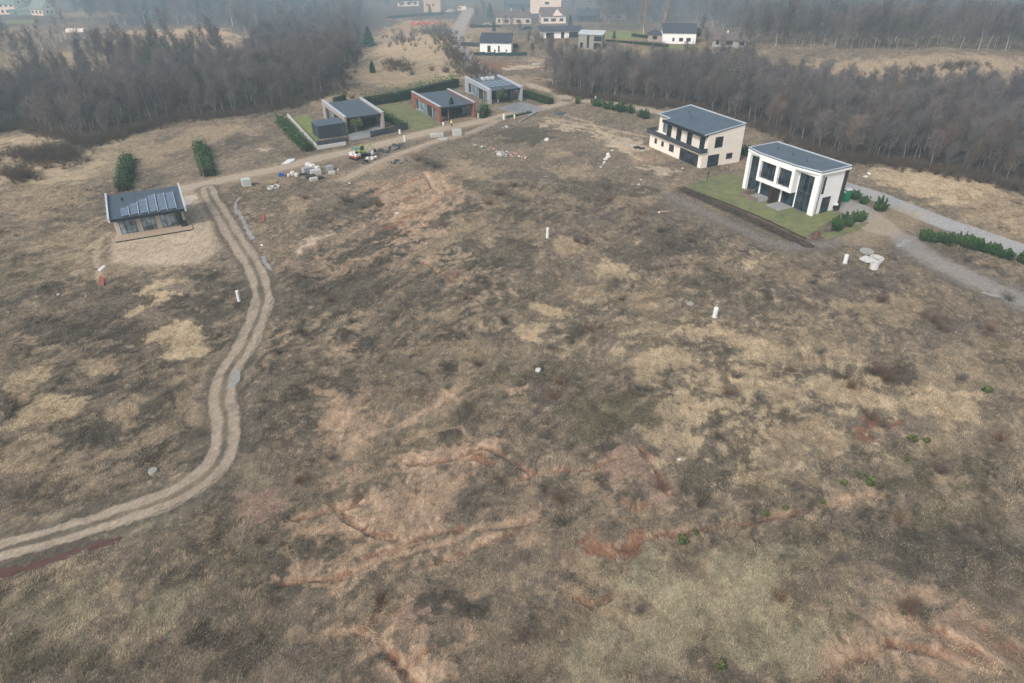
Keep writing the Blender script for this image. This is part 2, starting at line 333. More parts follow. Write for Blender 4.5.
def inpoly(x, y, poly):
    r = np.zeros(x.shape, bool); n = len(poly)
    for i in range(n):
        (x1, y1), (x2, y2) = poly[i], poly[(i+1) % n]
        c = ((y1 > y) != (y2 > y))
        xx = (x2-x1)*(y-y1)/((y2-y1) if abs(y2-y1) > 1e-9 else 1e-9)+x1
        r ^= c & (x < xx)
    return r
def polydist(x, y, poly):
    d, _, _ = pd(x, y, list(poly)+[poly[0]])
    return np.where(inpoly(x, y, poly), -d, d)
def mixc(c, m, idx, col):
    c[idx] = c[idx]*(1-m[:, None])+col*m[:, None]
def roadmasks(x, y):
    """flattening weight under every road and the house pad"""
    w = np.zeros(x.shape)
    for pts, hw in ((TRACK, 2.4), (GROAD, 3.2), (GROAD2, 3), (AROAD, 4), (FROAD, 4), (DRIVE, 4.5), (PATH2, 1.8), (GPATH, 3.5), (SPATH, 4)):
        i = sub(x, y, pts, 10)
        d, _, _ = pd(x[i], y[i], pts); w[i] = np.maximum(w[i], 1-ss(hw*0.8, hw*1.8, d))
    return w
def height(x, y):
    z0 = Z(x, y); z = z0+(Zd(x, y)-z0)*(1-0.85*roadmasks(x, y))
    for ty, pts, w, st in LIN:
        if ty != 'red' and not (ty == 'soil' and w < .5): continue
        i = sub(x, y, pts, 3)
        if not len(i): continue
        d, sd, _ = pd(x[i]+.5*fbm(x[i], y[i], 2.2, 2, 66), y[i]+.5*fbm(x[i], y[i], 2.2, 2, 67), pts)
        z[i] -= .26*(1-ss(.05, w*1.2+.3, d))
    return z
Zb_ = None
def colour(x, y):
    n = x.shape[0]
    c_, s_ = math.cos(R(55)), math.sin(R(55))
    wx = x+2.5*fbm(x, y, 9, 3, 41); wy = y+2.5*fbm(x, y, 9, 3, 42)
    a = (wx*c_+wy*s_); b = (-wx*s_+wy*c_)
    f1 = fbm(a*0.5, b, 10, 5, 31, .6); f2 = fbm(a*0.45, b, 3.2, 5, 32, .65); f3 = fbm(a*.6, b, 1.1, 4, 33, .7); f4 = fbm(x, y, 24, 4, 34)
    t = f1*.8+f2*1.15+f3*1.0+f4*0.5
    col = np.repeat(PAL['base'][None], n, 0); SW = np.zeros(n)
    i = np.arange(n)
    mixc(col, ss(0.0, 0.75, -t)*.95, i, PAL['dark']); mixc(col, ss(0.05, 0.8, t)*.8, i, PAL['tan'])
    mixc(col, ss(0.15, 0.6, fbm(x, y, 14, 4, 36)+.5*f2)*.5, i, PAL['purp'])
    near = 1-ss(60, 110, y)
    mixc(col, ss(0.0, 0.55, fbm(x, y, 11, 4, 37)+.3*f3)*(.25+.35*near), i, PAL['green'])
    rg = 1-np.abs(fbm(a*.45, b, 4.5, 4, 38, .6))*5; mixc(col, np.clip(rg, 0, 1)**3*.45*ss(-.1, .3, fbm(x, y, 18, 2, 39)), i, PAL['dark']*.8)
    mo = ss(.12, .42, fbm(x, y, .9, 3, 40)); mixc(col, mo*.35, i, PAL['dark'])
    mo = ss(.12, .42, fbm(x+50, y, .8, 3, 43)); mixc(col, mo*.35, i, PAL['light'])
    # woods floor
    for poly in (WOODL, WOODR):
        d = polydist(x, y, poly)+3*fbm(x, y, 8, 3, 44)
        mixc(col, 1-ss(-4, 3, d), i, PAL['litter']*(1+.25*f2[:, None]))
    fy = ss(300, 380, y)*(1-np.clip(ss(0.1, .5, fbm(x, y, 70, 3, 45)), 0, 1))
    mixc(col, fy*.85, i, PAL['litter'])
    w1 = fbm(x, y, 4.5, 4, 71, .65)*1.6; w2 = fbm(x, y, 4.5, 4, 72, .65)*1.6
    for (ty, cx, cy, ax, ay, bx, by, st) in ELL:
        rr = max(math.hypot(ax, ay), math.hypot(bx, by))*1.7
        rr += 3
        i = np.nonzero((abs(x-cx) < rr) & (abs(y-cy) < rr))[0]
        if not len(i): continue
        det = ax*by-ay*bx; am = min(7, .32*rr); dx = x[i]-cx+am*w1[i]; dy = y[i]-cy+am*w2[i]
        u = (dx*by-dy*bx)/det; v = (ax*dy-ay*dx)/det
        q = np.hypot(u, v)
        br = {'soil': 1.15, 'sand': .8, 'red': .8}.get(ty, .75)
        m = 1-ss(.74, 1.02, q+br*(.45*f1[i]+.8*f2[i]+.55*f3[i]))
        g = 1.0
        if ty[0] == 'm' and ty != 'mud': m = m*ss(.04, .26, {'msoil': f2[i]+.9*f3[i]+.12, 'mtan': f3[i]+.7*f2[i]+.5*f1[i], 'mdark': -(f3[i]+f2[i])}[ty])
        if ty in ('soil', 'pink', 'sand'): m = m*(1-ss(.25, .7, fbm(x[i], y[i], 1.6, 3, 61)+.1)*.6)
        if ty in ('soil', 'red', 'sand', 'msoil'): SW[i] = np.maximum(SW[i], m*st)
        elif ty in ('pink',): SW[i] = np.maximum(SW[i], m*st*.6)
        mixc(col, m*st, i, PAL[ty]*(1+.34*np.clip(f3[i]+f2[i], -1, 1)[:, None]))
    for ty, pts, w, st in LIN:
        i = sub(x, y, pts, w*4+1)
        d, _, _ = pd(x[i]+.7*f2[i]+.4*f3[i], y[i]+.7*f3[i], pts)
        mm_ = (1-ss(w*.5, w*1.6, d))*st*ss(-.7, -.2, f2[i]+f3[i]); mixc(col, mm_, i, PAL[ty])
        if ty in ('soil', 'red'): SW[i] = np.maximum(SW[i], mm_); mixc(col, (1-ss(w*1.5, w*4.0, d))*.4*ss(-.1, .25, f3[i]+f2[i]), i, PAL['soil']*1.12)
    # roads
    def rd(pts, hw, ty, st=1.0, soft=.6, ragged=.35):
        i = sub(x, y, pts, hw+4)
        d, sd, al = pd(x[i], y[i], pts); d = d+ragged*(f2[i]+f3[i])
        mixc(col, (1-ss(hw-soft, hw+soft, d))*st, i, PAL[ty]*(1+.16*f2[i, None]+.1*f1[i, None])); return i, d, sd, al
    i = np.arange(n)
    d = polydist(x, y, PAD)+1.2*f2+.5*f3
    mixc(col, (1-ss(-1, 1, d))*.95, i, PAL['sand']*(.94+.30*f2[:, None]+.25*f3[:, None]))
    rd(SPATH, 2.0, 'purp', .8, 1.2); rd(SPATH, 1.3, 'gravel', .4, 1); rd(GPATH, 3.8, 'purp', .8, 1.2, 1.4); rd(GPATH, 2.5, 'gravel', .7, 1.5, 2.0); rd(PATH2, 1.1, 'road', .8)
    rd(DRIVE, 3.4, 'gravel'); rd(FROAD, 3.2, 'asphalt'); rd(GROAD, 3.1, 'tan', .6, 1.0); rd(GROAD, 2.0, 'road', .95, .5); rd(GROAD2, 2.0, 'road', .9)
    rd(AROAD, 2.7, 'asphalt', 1, .25, .15)
    # the junction churned by lorries
    i0, d0, _, _ = rd(wp([(860, 238), (885, 224), (905, 214)]), 3.4, 'tan', .6, 1.8, .9)
    i = sub(x, y, TRACK, 6); d, sd, al = pd(x[i], y[i], TRACK)
    ws = fbm(al, al*0, 9, 3, 73); dj = d*sd+.35*f1[i]+.2*ws; hw_ = .88+.12*ws
    mixc(col, (1-ss(1.7, 2.7, abs(dj)+.7*f2[i]+.4*f3[i]))*.6, i, PAL['dark'])
    mixc(col, (1-ss(1.1, 1.75, abs(dj)+.5*f3[i]+.3*f2[i]))*.7*ss(-.4, .3, ws+f2[i]), i, PAL['base'])
    rw = .38+.24*fbm(al, d*0, 5, 3, 74)+.12*ss(-.3, .3, ws)
    rut = np.maximum(1-ss(rw, rw+.22, abs(dj-hw_)+.35*f3[i]), 1-ss(rw, rw+.22, abs(dj+hw_)+.35*f3[i]))
    pot = ss(.2, .45, fbm(x[i], y[i], 2.2, 3, 75))
    mixc(col, rut*(.85-.2*ss(-.1, .5, f2[i]+ws)), i, PAL['road']*(1+.3*f2[i, None]+.25*f3[i, None])*(1-.22*pot[:, None]))
    return np.clip(col, 0.01, .9), SW
# ------------------------------------------------------------------ ground sheet
print('ground...')
az = np.concatenate([np.arange(-180, -46, 2.0), np.linspace(-46, 46, 1250), np.arange(48, 181, 2.0)])
v = np.linspace(-0.62, 0.53, 950)      # rows even in picture height from the drone's hover point
dist = (math.cos(PITCH)+v*math.sin(PITCH))/(math.sin(PITCH)-v*math.cos(PITCH))*45
dist = np.concatenate([np.array([.5, 3, 6, 9]), dist[dist > 10], np.geomspace(dist[-1]*1.01, 9000, 60)])
A_, D_ = np.meshgrid(np.radians(az), dist)
gx = (np.sin(A_)*D_).ravel(); gy = (np.cos(A_)*D_).ravel()
gz = height(gx, gy)
gcol, _ = colour(gx, gy)
nr, ncz = A_.shape
idx = np.arange(nr*ncz).reshape(nr, ncz)
q = np.stack([idx[:-1, :-1], idx[:-1, 1:], idx[1:, 1:], idx[1:, :-1]], -1).reshape(-1, 4)
q = q[:, ::-1]
M_GROUND = vmat('field_earth', 2.0, .34, .10)
gme = fast_mesh('ground', np.stack([gx, gy, gz], 1), q, 4, M_GROUND, gcol)
tag(link('ground', gme), kind='structure')
print('ground done', len(gx))
def sheet(name, test, x0, x1, y0, y1, res, material, lift=.03, colf=None, kind='structure', label=None, cat=None, parent=None, zf=None):
    """a thin sheet lying on the ground where test(x,y) is true"""
    xs = np.arange(x0, x1+res, res); ys = np.arange(y0, y1+res, res)
    X, Y = np.meshgrid(xs, ys); X = X.ravel(); Y = Y.ravel()
    keep = test(X, Y)
    zz = (zf or height)(X, Y)+lift
    nx = len(xs); ny = len(ys); id_ = np.arange(nx*ny).reshape(ny, nx)
    qq = np.stack([id_[:-1, :-1], id_[:-1, 1:], id_[1:, 1:], id_[1:, :-1]], -1).reshape(-1, 4)
    qq = qq[keep[qq].all(1)]
    used = np.unique(qq); mp_ = -np.ones(len(X), int); mp_[used] = np.arange(len(used))
    V = np.stack([X, Y, zz], 1)[used]
    cc = (colf or (lambda a, b: colour(a, b)[0]))(X[used], Y[used])
    me = fast_mesh(name, V, mp_[qq], 4, material, cc)
    return tag(link(name, me, parent), label, cat, None, kind)
def bb(pts, pad=4):
    xs = [p[0] for p in pts]; ys = [p[1] for p in pts]; return min(xs)-pad, max(xs)+pad, min(ys)-pad, max(ys)+pad
def ribbon(name, pts, hw, res=.35, ragged=.3):
    t = lambda X, Y: (pd(X, Y, pts)[0]+ragged*fbm(X, Y, 1.5, 3, 52)) < hw
    return sheet(name, t, *bb(pts), res, M_ROADS, .04)
M_ROADS = vmat('road_gravel', 3.0, .22, .03)
ribbon('dirt_track', TRACK, 1.5, .22, .5); ribbon('gravel_road', GROAD, 2.1); ribbon('gravel_road', GROAD2, 2.1)
ribbon('asphalt_road', AROAD, 2.75, .35, .08); ribbon('driveway', DRIVE, 3.3); ribbon('asphalt_road', FROAD, 3.1, .5, .1); ribbon('dirt_path', PATH2, 1.0); ribbon('gravel_path', GPATH, 2.6, .3, 1.4)
# ------------------------------------------------------------------ building materials
W_WHITE = mat('white_render', (244, 246, 246), .8, .04, 1.2)
W_BEIGE = mat('cream_render', (240, 233, 221), .85, .04, 1.0)
W_LBROWN = mat('pale_brick', (166, 156, 150), .9, .12, 9, streak=(1, 1, 4))
W_BRICK = mat('red_brick', (134, 92, 78), .9, .18, 9, streak=(1, 1, 4))
W_GREY = mat('grey_render', (160, 166, 172), .85, .06, 2)
W_DGREY = mat('charcoal_cladding', (66, 72, 80), .6, .12, 5, streak=(1, 1, 8))
W_WOOD = mat('timber_cladding', (150, 124, 100), .75, .18, 5, streak=(6, 6, .4))
W_DECK = mat('deck_boards', (180, 160, 140), .8, .15, 3, streak=(.5, 8, 1))
W_DECKL = mat('pale_boards', (190, 184, 174), .8, .1, 3, streak=(8, .5, 1))
ROOFM = mat('bitumen_roof', (80, 94, 107), .42, .14, .5, spec=.5)
ROOFD = mat('dark_metal_roof', (76, 89, 101), .4, .1, 1.2, spec=.5, streak=(4, .3, 1))
TRIM = mat('dark_trim', (42, 46, 52), .5, .1, 4)
FRM = mat('grey_frame', (84, 90, 96), .5, .08, 4)
TRIMW = mat('pale_metal_cap', (190, 200, 208), .4, .06, 4, spec=.5)
BROWNP = mat('brown_panel', (62, 50, 46), .7, .15, 5, streak=(8, 8, .5))
GLASS = glassmat('window_glass'); GLASSL = glassmat('pale_window_glass', (120, 136, 146), .1)
SOLAR = mat('solar_cells', (104, 122, 142), .16, .12, 2.5, spec=.6)
ALU = mat('aluminium', (196, 204, 210), .35, .06, 6, spec=.5)
CONC = mat('concrete', (158, 157, 151), .9, .12, 2.5, bump=.01)
CONCW = mat('white_concrete', (204, 205, 202), .85, .08, 3)
STONE = mat('grey_stone', (150, 148, 144), .9, .25, 3, bump=.03, rnd=.3)
PAVE = mat('paving', (150, 152, 152), .85, .1, 3)
def pane(MBg, face, a0, a1, z0, z1, off, axis):
    """glass slab: axis 'x' lies in the plane y=off, axis 'y' in the plane x=off"""
    if axis == 'x': MBg.box(a0, a1, off-.02, off+.02, z0, z1)
    else: MBg.box(off-.02, off+.02, a0, a1, z0, z1)
def window(root, a0, a1, z0, z1, off, axis, sgn, mull=1, name='window', fm=None, gm=None, sill=False, rail=None):
    """framed window standing 2-6 cm proud of the wall plane 'off'; sgn = outward side"""
    f = MB(); t = .07; o0, o1 = sorted((off+sgn*.003, off+sgn*.07))
    def bx(p0, p1, q0, q1, e0=o0, e1=o1):
        if axis == 'x': f.box(p0, p1, e0, e1, q0, q1)
        else: f.box(e0, e1, p0, p1, q0, q1)
    bx(a0, a1, z0, z0+t); bx(a0, a1, z1-t, z1); bx(a0, a0+t, z0+t, z1-t); bx(a1-t, a1, z0+t, z1-t)
    for k in range(1, mull):
        c = a0+(a1-a0)*k/mull; bx(c-t/2, c+t/2, z0+t, z1-t)
    if rail: bx(a0+t, a1-t, rail-t/2, rail+t/2)
    fo = f.build(name, fm or TRIM, root)
    g = MB(); m0, m1 = sorted((off+sgn*.005, off+sgn*.035)); e = .0
    if axis == 'x': g.box(a0+t, a1-t, m0, m1, z0+t, z1-t)
    else: g.box(m0, m1, a0+t, a1-t, z0+t, z1-t)
    g.build('pane', gm or GLASS, fo); return fo
def origin(px, py): p = at(px, py); return p
def base_z(p): return float(height(np.array([p.x]), np.array([p.y]))[0])
# ------------------------------------------------------------------ three bungalows between tall side walls
def fin_house(px, py, ang, W, D, finm, label, wallm, roofm, door_side=1, extra=None):
    p = at(px, py); t = thing('bungalow', label, 'house', (p.x, p.y, base_z(p)-.02), R(ang))
    H = 4.15; th = .55
    for side, x0 in (('w', 0), ('e', W-th)):
        m = MB(); x1 = x0+th
        d0 = 0 if side == 'w' else 0; D_ = D if side == 'w' else D-2
        # frame of the side wall: front pillar, rear pillar, top beam that falls a little to the street
        m.prism([(x0, d0, -.1, H-.25), (x1, d0, -.1, H-.25), (x1, d0+2.0, -.1, H-.2), (x0, d0+2.0, -.1, H-.2)], 0, H)
        m.prism([(x0, D_-2.2, -.1, H+.15), (x1, D_-2.2, -.1, H+.15), (x1, D_, -.1, H+.2), (x0, D_, -.1, H+.2)], 0, H)
        m.prism([(x0, d0+2.0, H-1.15, H-.2), (x1, d0+2.0, H-1.15, H-.2), (x1, D_-2.2, H-1.0, H+.15), (x0, D_-2.2, H-1.0, H+.15)], 0, H)
        m.build('side_wall', finm, t, .01)
        c = MB().prism([(x0-.06, d0-.05, H-.245, H-.17), (x1+.06, d0-.05, H-.245, H-.17), (x1+.06, D_+.05, H+.205, H+.28), (x0-.06, D_+.05, H+.205, H+.28)], 0, H)
        c.build('wall_cap', TRIMW, t)
        xi = (x0+.3) if side == 'w' else (x0+.1)
        MB().box(xi, xi+.18, d0+(5 if True else 0), D_-2.2, -.1, H-1.0).build('wall', wallm, t)
        sgn = -1 if side == 'w' else 1; off = xi if side == 'w' else xi+.18
        ya = d0+5.2; yb = D_-2.5; L_ = yb-ya
        window(t, ya+.1, ya+L_*.30, .15, 2.9, off, 'y', sgn, 1)
        window(t, ya+L_*.36, ya+L_*.80, .15, 2.9, off, 'y', sgn, 4, gm=GLASSL)
        window(t, ya+L_*.86, yb-.1, .5, 2.9, off, 'y', sgn, 1)
    MB().box(th+.01, W-th-.01, 5.2, 5.5, -.1, 3.35).build('wall', wallm, t)
    MB().box(th+.01, W-th-.01, D-2.6, D-2.3, -.1, 3.6).build('wall', wallm, t)
    window(t, th+1.0, W*.52, .1, 2.7, 5.2, 'x', -1, 3); window(t, W*.62, W-th-.8, .1, 2.5, 5.2, 'x', -1, 2, name='garage_door', gm=W_DGREY)
    window(t, 2, W-2, .6, 2.6, D-2.3, 'x', 1, 4)
    r = MB().prism([(th+.01, .5, 3.2, 3.45), (W-th-.01, .5, 3.2, 3.45), (W-th-.01, D-1.6, 3.62, 3.92), (th+.01, D-1.6, 3.62, 3.92)], 0, 1).build('roof', roofm, t)
    s = MB()
    for k in range(1, 12):
        xx = th+(W-2*th)*k/12; s.prism([(xx-.03, .5, 3.453, 3.49), (xx+.03, .5, 3.453, 3.49), (xx+.03, D-1.6, 3.923, 3.96), (xx-.03, D-1.6, 3.923, 3.96)], 0, 1)
    s.build('seam', roofm, r)
    MB().box(th+.01, W-th-.01, .38, .498, 3.05, 3.5).build('fascia', TRIM, t)
    MB().box(th+2.2, th+2.5, .8, 1.1, -.1, 3.2).build('post', finm, t)
    if extra: extra(t, W, D, H)
    return t
def vents(t, W, D, H):
    m = MB()
    for k in range(3): m.box(W*.35+k*1.5, W*.35+k*1.5+.9, D-5.2, D-3.6, 3.7, 4.5)
    m.build('rooftop_unit', ALU, t, .05)
    for k in range(6):
        x0 = 1.2+k*1.45
        MB().prism([(x0, 4.0, 3.62, 3.68), (x0+1.15, 4.0, 3.62, 3.68), (x0+1.15, 11, 3.85, 3.92), (x0, 11, 3.85, 3.92)], 0, 1).build('solar_panel', SOLAR, t)
hA = fin_house(346, 133, 30, 10.0, 18, W_LBROWN, 'low flat-roofed bungalow with pale brown side walls and a dark shed beside it', W_DGREY, ROOFD)
hB = fin_house(440, 122, 30, 10.3, 18, W_BRICK, 'low flat-roofed bungalow with red brick side walls', W_GREY, ROOFD)
hC = fin_house(490, 104, 26, 10.2, 18, W_GREY, 'low flat-roofed bungalow with light grey side walls and equipment on its roof', W_GREY, ROOFD, extra=vents)
# ------------------------------------------------------------------ dark shed and street fence at the first bungalow
def frame_of(o, x, y, z=0):
    m = Matrix.Rotation(o.rotation_euler.z, 4, 'Z'); return Vector(o.location)+m @ Vector((x, y, z))
q = frame_of(hA, -7.0, -1.6)
sh = thing('shed', 'dark grey flat-roofed shed beside the pale brown bungalow', 'shed', (q.x, q.y, base_z(q)-.02), R(30))
MB().box(0, 6.6, 0, 5.4, -.1, 2.9).build('wall', W_DGREY, sh); MB().box(-.15, 6.75, -.15, 5.55, 2.902, 3.06).build('roof', ROOFM, sh, .02)
window(sh, .6, 4.8, .05, 2.3, 0, 'x', -1, 4, name='door', gm=W_DGREY)
def fence(a, b, label, h=1.1, post=1.6, m=None, name='fence', slats=True, group=None, base=None):
    a = Vector((a[0], a[1], 0)); b = Vector((b[0], b[1], 0)); L_ = (b-a).length; z = base_z(a)
    t = thing(name, label, 'fence', (a.x, a.y, z), math.atan2(b.y-a.y, b.x-a.x), group)
    s = MB(); k = 0
    zz = lambda x: base_z(a+(b-a)*(x/L_))-z
    n = max(1, round(L_/post))
    for i in range(n):
        x0, x1 = L_*i/n+.05, L_*(i+1)/n-.05; zc = zz((x0+x1)/2)
        if slats:
            for j in range(max(3, int((h-.1)/.2))): s.box(x0, x1, -.02, .02, zc+.08+j*.2, zc+.08+j*.2+.175)
        else: s.box(x0, x1, -.02, .02, zc+.03, zc+h-.05)
    s.build('panel', m or W_DGREY, t)
    for i in range(n+1):
        x = L_*i/n; zc = zz(x); MB().box(x-.05, x+.05, -.05, .05, zc-.2, zc+h+.04).build('post', m or W_DGREY, t)
    return t
def seg(px1, py1, px2, py2): a = at(px1, py1); b = at(px2, py2); return (a.x, a.y), (b.x, b.y)
fence(*seg(318, 145, 348, 141.5), 'dark slatted street fence in front of the dark shed', 1.3)
fence(*seg(371, 137, 408, 129), 'dark slatted street fence right of the pale brown bungalow driveway', 1.7)
# low white walls
def low_wall(pts, h, m, label, name='low_wall', w=.25):
    P = [at(*p) for p in pts]; o = P[0]; z = base_z(o)
    mb = MB()
    for a, b in zip(P[:-1], P[1:]):
        d = (b-a); d.z = 0; d.normalize(); n = Vector((-d.y, d.x, 0))*w/2
        za, zb = base_z(a), base_z(b)
        mb.prism([(a.x+n.x, a.y+n.y, za-.3, za+h), (a.x-n.x, a.y-n.y, za-.3, za+h), (b.x-n.x, b.y-n.y, zb-.3, zb+h), (b.x+n.x, b.y+n.y, zb-.3, zb+h)], 0, 1)
    ob = mb.build(name, m); return tag(ob, label, 'wall')
low_wall([(288, 116), (318, 149), (346, 144.5)], .8, CONCW, 'low white boundary wall round the lawn beside the shed')
low_wall([(520, 122), (537, 112)], .3, CONC, 'short grey kerb wall by the light grey bungalow drive')
# ------------------------------------------------------------------ cream two-storey house
p = at(700, 168); hE = thing('two_storey_house', 'cream two-storey house with flat dark roof and long dark balcony', 'house', (p.x, p.y, base_z(p)-.02), R(26))
zE = lambda x: 6.6+x*.12
# local x = towards the wood along the short side, local y = along the long front (to the left in the picture)
LF, WF, HF = 18.0, 10.5, 7.0
MB().box(0, WF, 0, LF, -.3, 3.25).build('ground_floor', W_BEIGE, hE)
def slab(pts, z0, z1): return [(x, y, zE(x)+z0, zE(x)+z1) for x, y in pts]
MB().prism([(x, y, 3.252, zE(x)-.25) for x, y in [(1.1, .0), (WF, .0), (WF, LF), (2.2, LF), (2.2, LF-4.2), (1.1, LF-4.2)]], 0, 1).build('upper_floor', W_BEIGE, hE)
RP = [(-.15, -.12), (WF+.1, -.12), (WF+.1, LF+.1), (1.6, LF+.1), (1.6, LF-4.0), (-.15, LF-4.0)]
MB().prism(slab(RP, 0, .18), 0, 1).build('roof', ROOFM, hE)
MB().prism(slab([(-.15, -.02), (1.098, -.02), (1.098, LF-4), (-.15, LF-4)], -.248, -.002), 0, 1).build('soffit', TRIM, hE)
MB().prism(slab([(1.102, -.02), (WF+.02, -.02), (WF+.02, LF+.02), (2.2, LF+.02), (2.2, LF-4), (1.102, LF-4)], -.247, -.002), 0, 1).build('roof_edge', W_BEIGE, hE)
RI = [(.03, .05), (WF-.08, .05), (WF-.08, LF-.08), (1.78, LF-.08), (1.78, LF-4.2), (.03, LF-4.2)]
for k in range(6):
    a, b, c, d = RP[k], RP[(k+1) % 6], RI[(k+1) % 6], RI[k]
    MB().prism(slab([a, b, c, d], .183, .34), 0, 1).build('parapet', TRIMW if k != 5 else TRIM, hE)
MB().prism(slab([(-.2, -.1), (-.152, -.1), (-.152, LF-4), (-.2, LF-4)], -.25, .2), 0, 1).build('fascia', TRIM, hE)
b = MB(); b.box(-.85, 1.09, -.3, LF+.35, 3.253, 3.38)
b.build('balcony', TRIM, hE)
b = MB(); b.box(-.85, -.79, -.3, LF+.35, 3.382, 4.2); b.box(-.788, 1.0, -.3, -.25, 3.382, 4.15); b.box(-.788, 2.1, LF+.29, LF+.35, 3.382, 4.15); b.build('balustrade', W_DGREY, hE)
for y0, y1 in ((.9, 2.4), (5.0, 6.6), (8.6, 10.2), (12.0, 13.6)): window(hE, y0, y1, 3.43, 6.0, 1.1, 'y', -1, 2)
window(hE, LF-3.6, LF-1.6, 3.43, 6.0, 2.2, 'y', -1, 2, gm=GLASSL)
window(hE, 1.0, 7.0, .05, 2.55, 0, 'y', -1, 4, name='glazed_door'); window(hE, 9.2, 10.8, .9, 2.4, 0, 'y', -1, 2); window(hE, 12.8, 13.6, 1.2, 2.3, 0, 'y', -1, 1); window(hE, 15.3, 16.1, 1.2, 2.3, 0, 'y', -1, 1)
window(hE, 3.0, 5.0, 3.9, 6.1, 0, 'x', -1, 2, rail=4.6); window(hE, 1.7, 4.6, .05, 2.5, 0, 'x', -1, 2, name='glazed_door'); window(hE, 6.6, 8.2, 1.1, 2.3, 0, 'x', -1, 1)
for x, y in ((4, 5), (5, 11), (7, 14)): MB().tube((x, y, zE(x)+.18), (x, y, zE(x)+.6), .09).build('vent_pipe', W_DGREY, hE)
# ------------------------------------------------------------------ white two-storey house
p = at(811, 215); hW = thing('two_storey_house', 'white angular two-storey house with big dark windows beside the green bin', 'house', (p.x, p.y, base_z(p)-.02), R(28.5))
LW, WW = 16.2, 6.9
hW.scale = (1, 1, 1.12)
MB().prism([(.15, 0), (WW, 0), (WW, LW), (.15, LW)], -.3, 6.55).build('wall', W_WHITE, hW)
for y0, y1 in ((-.35, .75), (LW-.55, LW+.2)): MB().box(-.35, .148, y0, y1, -.3, 6.553).build('pillar', W_WHITE, hW, .01)
for y0, y1 in ((.752, 4.3), (12.602, LW-.552)): MB().box(-.35, .146, y0, y1, 6.05, 6.553).build('lintel', W_WHITE, hW)
e = MB(); e.box(-1.3, .14, 4.31, 12.6, 2.6, 3.2); e.box(-1.3, .14, 12.1, 12.6, 3.202, 6.553); e.box(-1.3, .14, 4.31, 4.9, 3.202, 6.553); e.box(-1.3, .14, 7.9, 8.5, 3.202, 6.0); e.box(-1.3, .14, 4.902, 12.098, 6.0, 6.553)
e.build('balcony_frame', W_WHITE, hW, .01)
for y0, y1 in ((4.92, 7.88), (8.52, 12.08)):
    window(hW, y0+.05, y1-.05, 3.22, 5.98, -.75, 'y', -1, 4, fm=FRM, gm=GLASS)
    r_ = MB(); r_.box(-1.26, -1.22, y0, y1, 4.12, 4.18)
    for k in range(14): yy = y0+.1+(y1-y0-.2)*k/13; r_.box(-1.255, -1.225, yy-.015, yy+.015, 3.2, 4.12)
    r_.build('balcony_rail', TRIM, hW)
window(hW, .85, 4.1, .05, 5.95, .15, 'y', -1, 3, fm=FRM, rail=3.1, name='tall_window'); window(hW, 12.75, 15.55, .05, 5.95, .15, 'y', -1, 3, fm=FRM, rail=3.1, name='tall_window')
window(hW, 4.4, 7.2, .05, 2.5, .15, 'y', -1, 3, name='glazed_door'); window(hW, 9.4, 12.3, .05, 2.5, .15, 'y', -1, 3, name='glazed_door')
MB().box(-2.2, .13, 7.7, 8.2, -.1, 2.58).build('brown_screen', BROWNP, hW)
MB().prism([(-.42, -.42), (WW+.3, -.42), (WW+.3, LW+.28), (-.42, LW+.28), (-1.35, 12.65), (-1.35, 4.3)], 6.902, 7.05).build('roof', ROOFM, hW)
P = [(-.42, -.42), (WW+.3, -.42), (WW+.3, LW+.28), (-.42, LW+.28), (-1.35, 12.65), (-1.35, 4.3)]
P_in = [(x+(.16 if x < 0 else -.16), y+(.16 if y < 1 else (-.16 if y > LW else 0))) for x, y in P]
for (a0, a1), (b0, b1), (c0, c1), (d0, d1) in zip(P, P[1:]+P[:1], P_in[1:]+P_in[:1], P_in):
    MB().prism([(a0, a1), (b0, b1), (c0, c1), (d0, d1)], 7.053, 7.2).build('parapet', TRIMW, hW)
MB().prism([(-.42, -.42), (WW+.3, -.42), (WW+.3, LW+.28), (-.42, LW+.28), (-1.35, 12.65), (-1.35, 4.3)], 6.555, 6.898).build('eaves', W_WHITE, hW)
window(hW, 1.2, 1.75, 3.3, 6.0, 0, 'x', -1, 1, name='slit_window'); window(hW, 1.9, 4.0, .05, 2.6, 0, 'x', -1, 1, name='glazed_door')
MB().box(WW-.6, WW+.25, -.12, -.01, -.3, 6.5).build('brown_panel', BROWNP, hW)
MB().tube((.85, -.06, 0), (.85, -.06, 6.5), .05).build('downpipe', TRIM, hW)
MB().box(-3.6, .2, 8.9, 12.4, -.1, .16).build('terrace', PAVE, hW); MB().box(-3.4, .2, 4.2, 7.4, -.1, .15).build('terrace', PAVE, hW)
e = MB(); e.box(-3.8, -3.6, 9.2, 13.2, -.1, .75); e.box(-3.6, -.4, 13.0, 13.2, -.1, .75); e.build('planter_wall', mat('terracotta_panel', (122, 108, 100), .8, .15, 3), hW)
for x, y in ((2, 5), (3, 9), (3.5, 13)): MB().tube((x, y, 7.05), (x, y, 7.5), .09).build('vent_pipe', W_DGREY, hW)
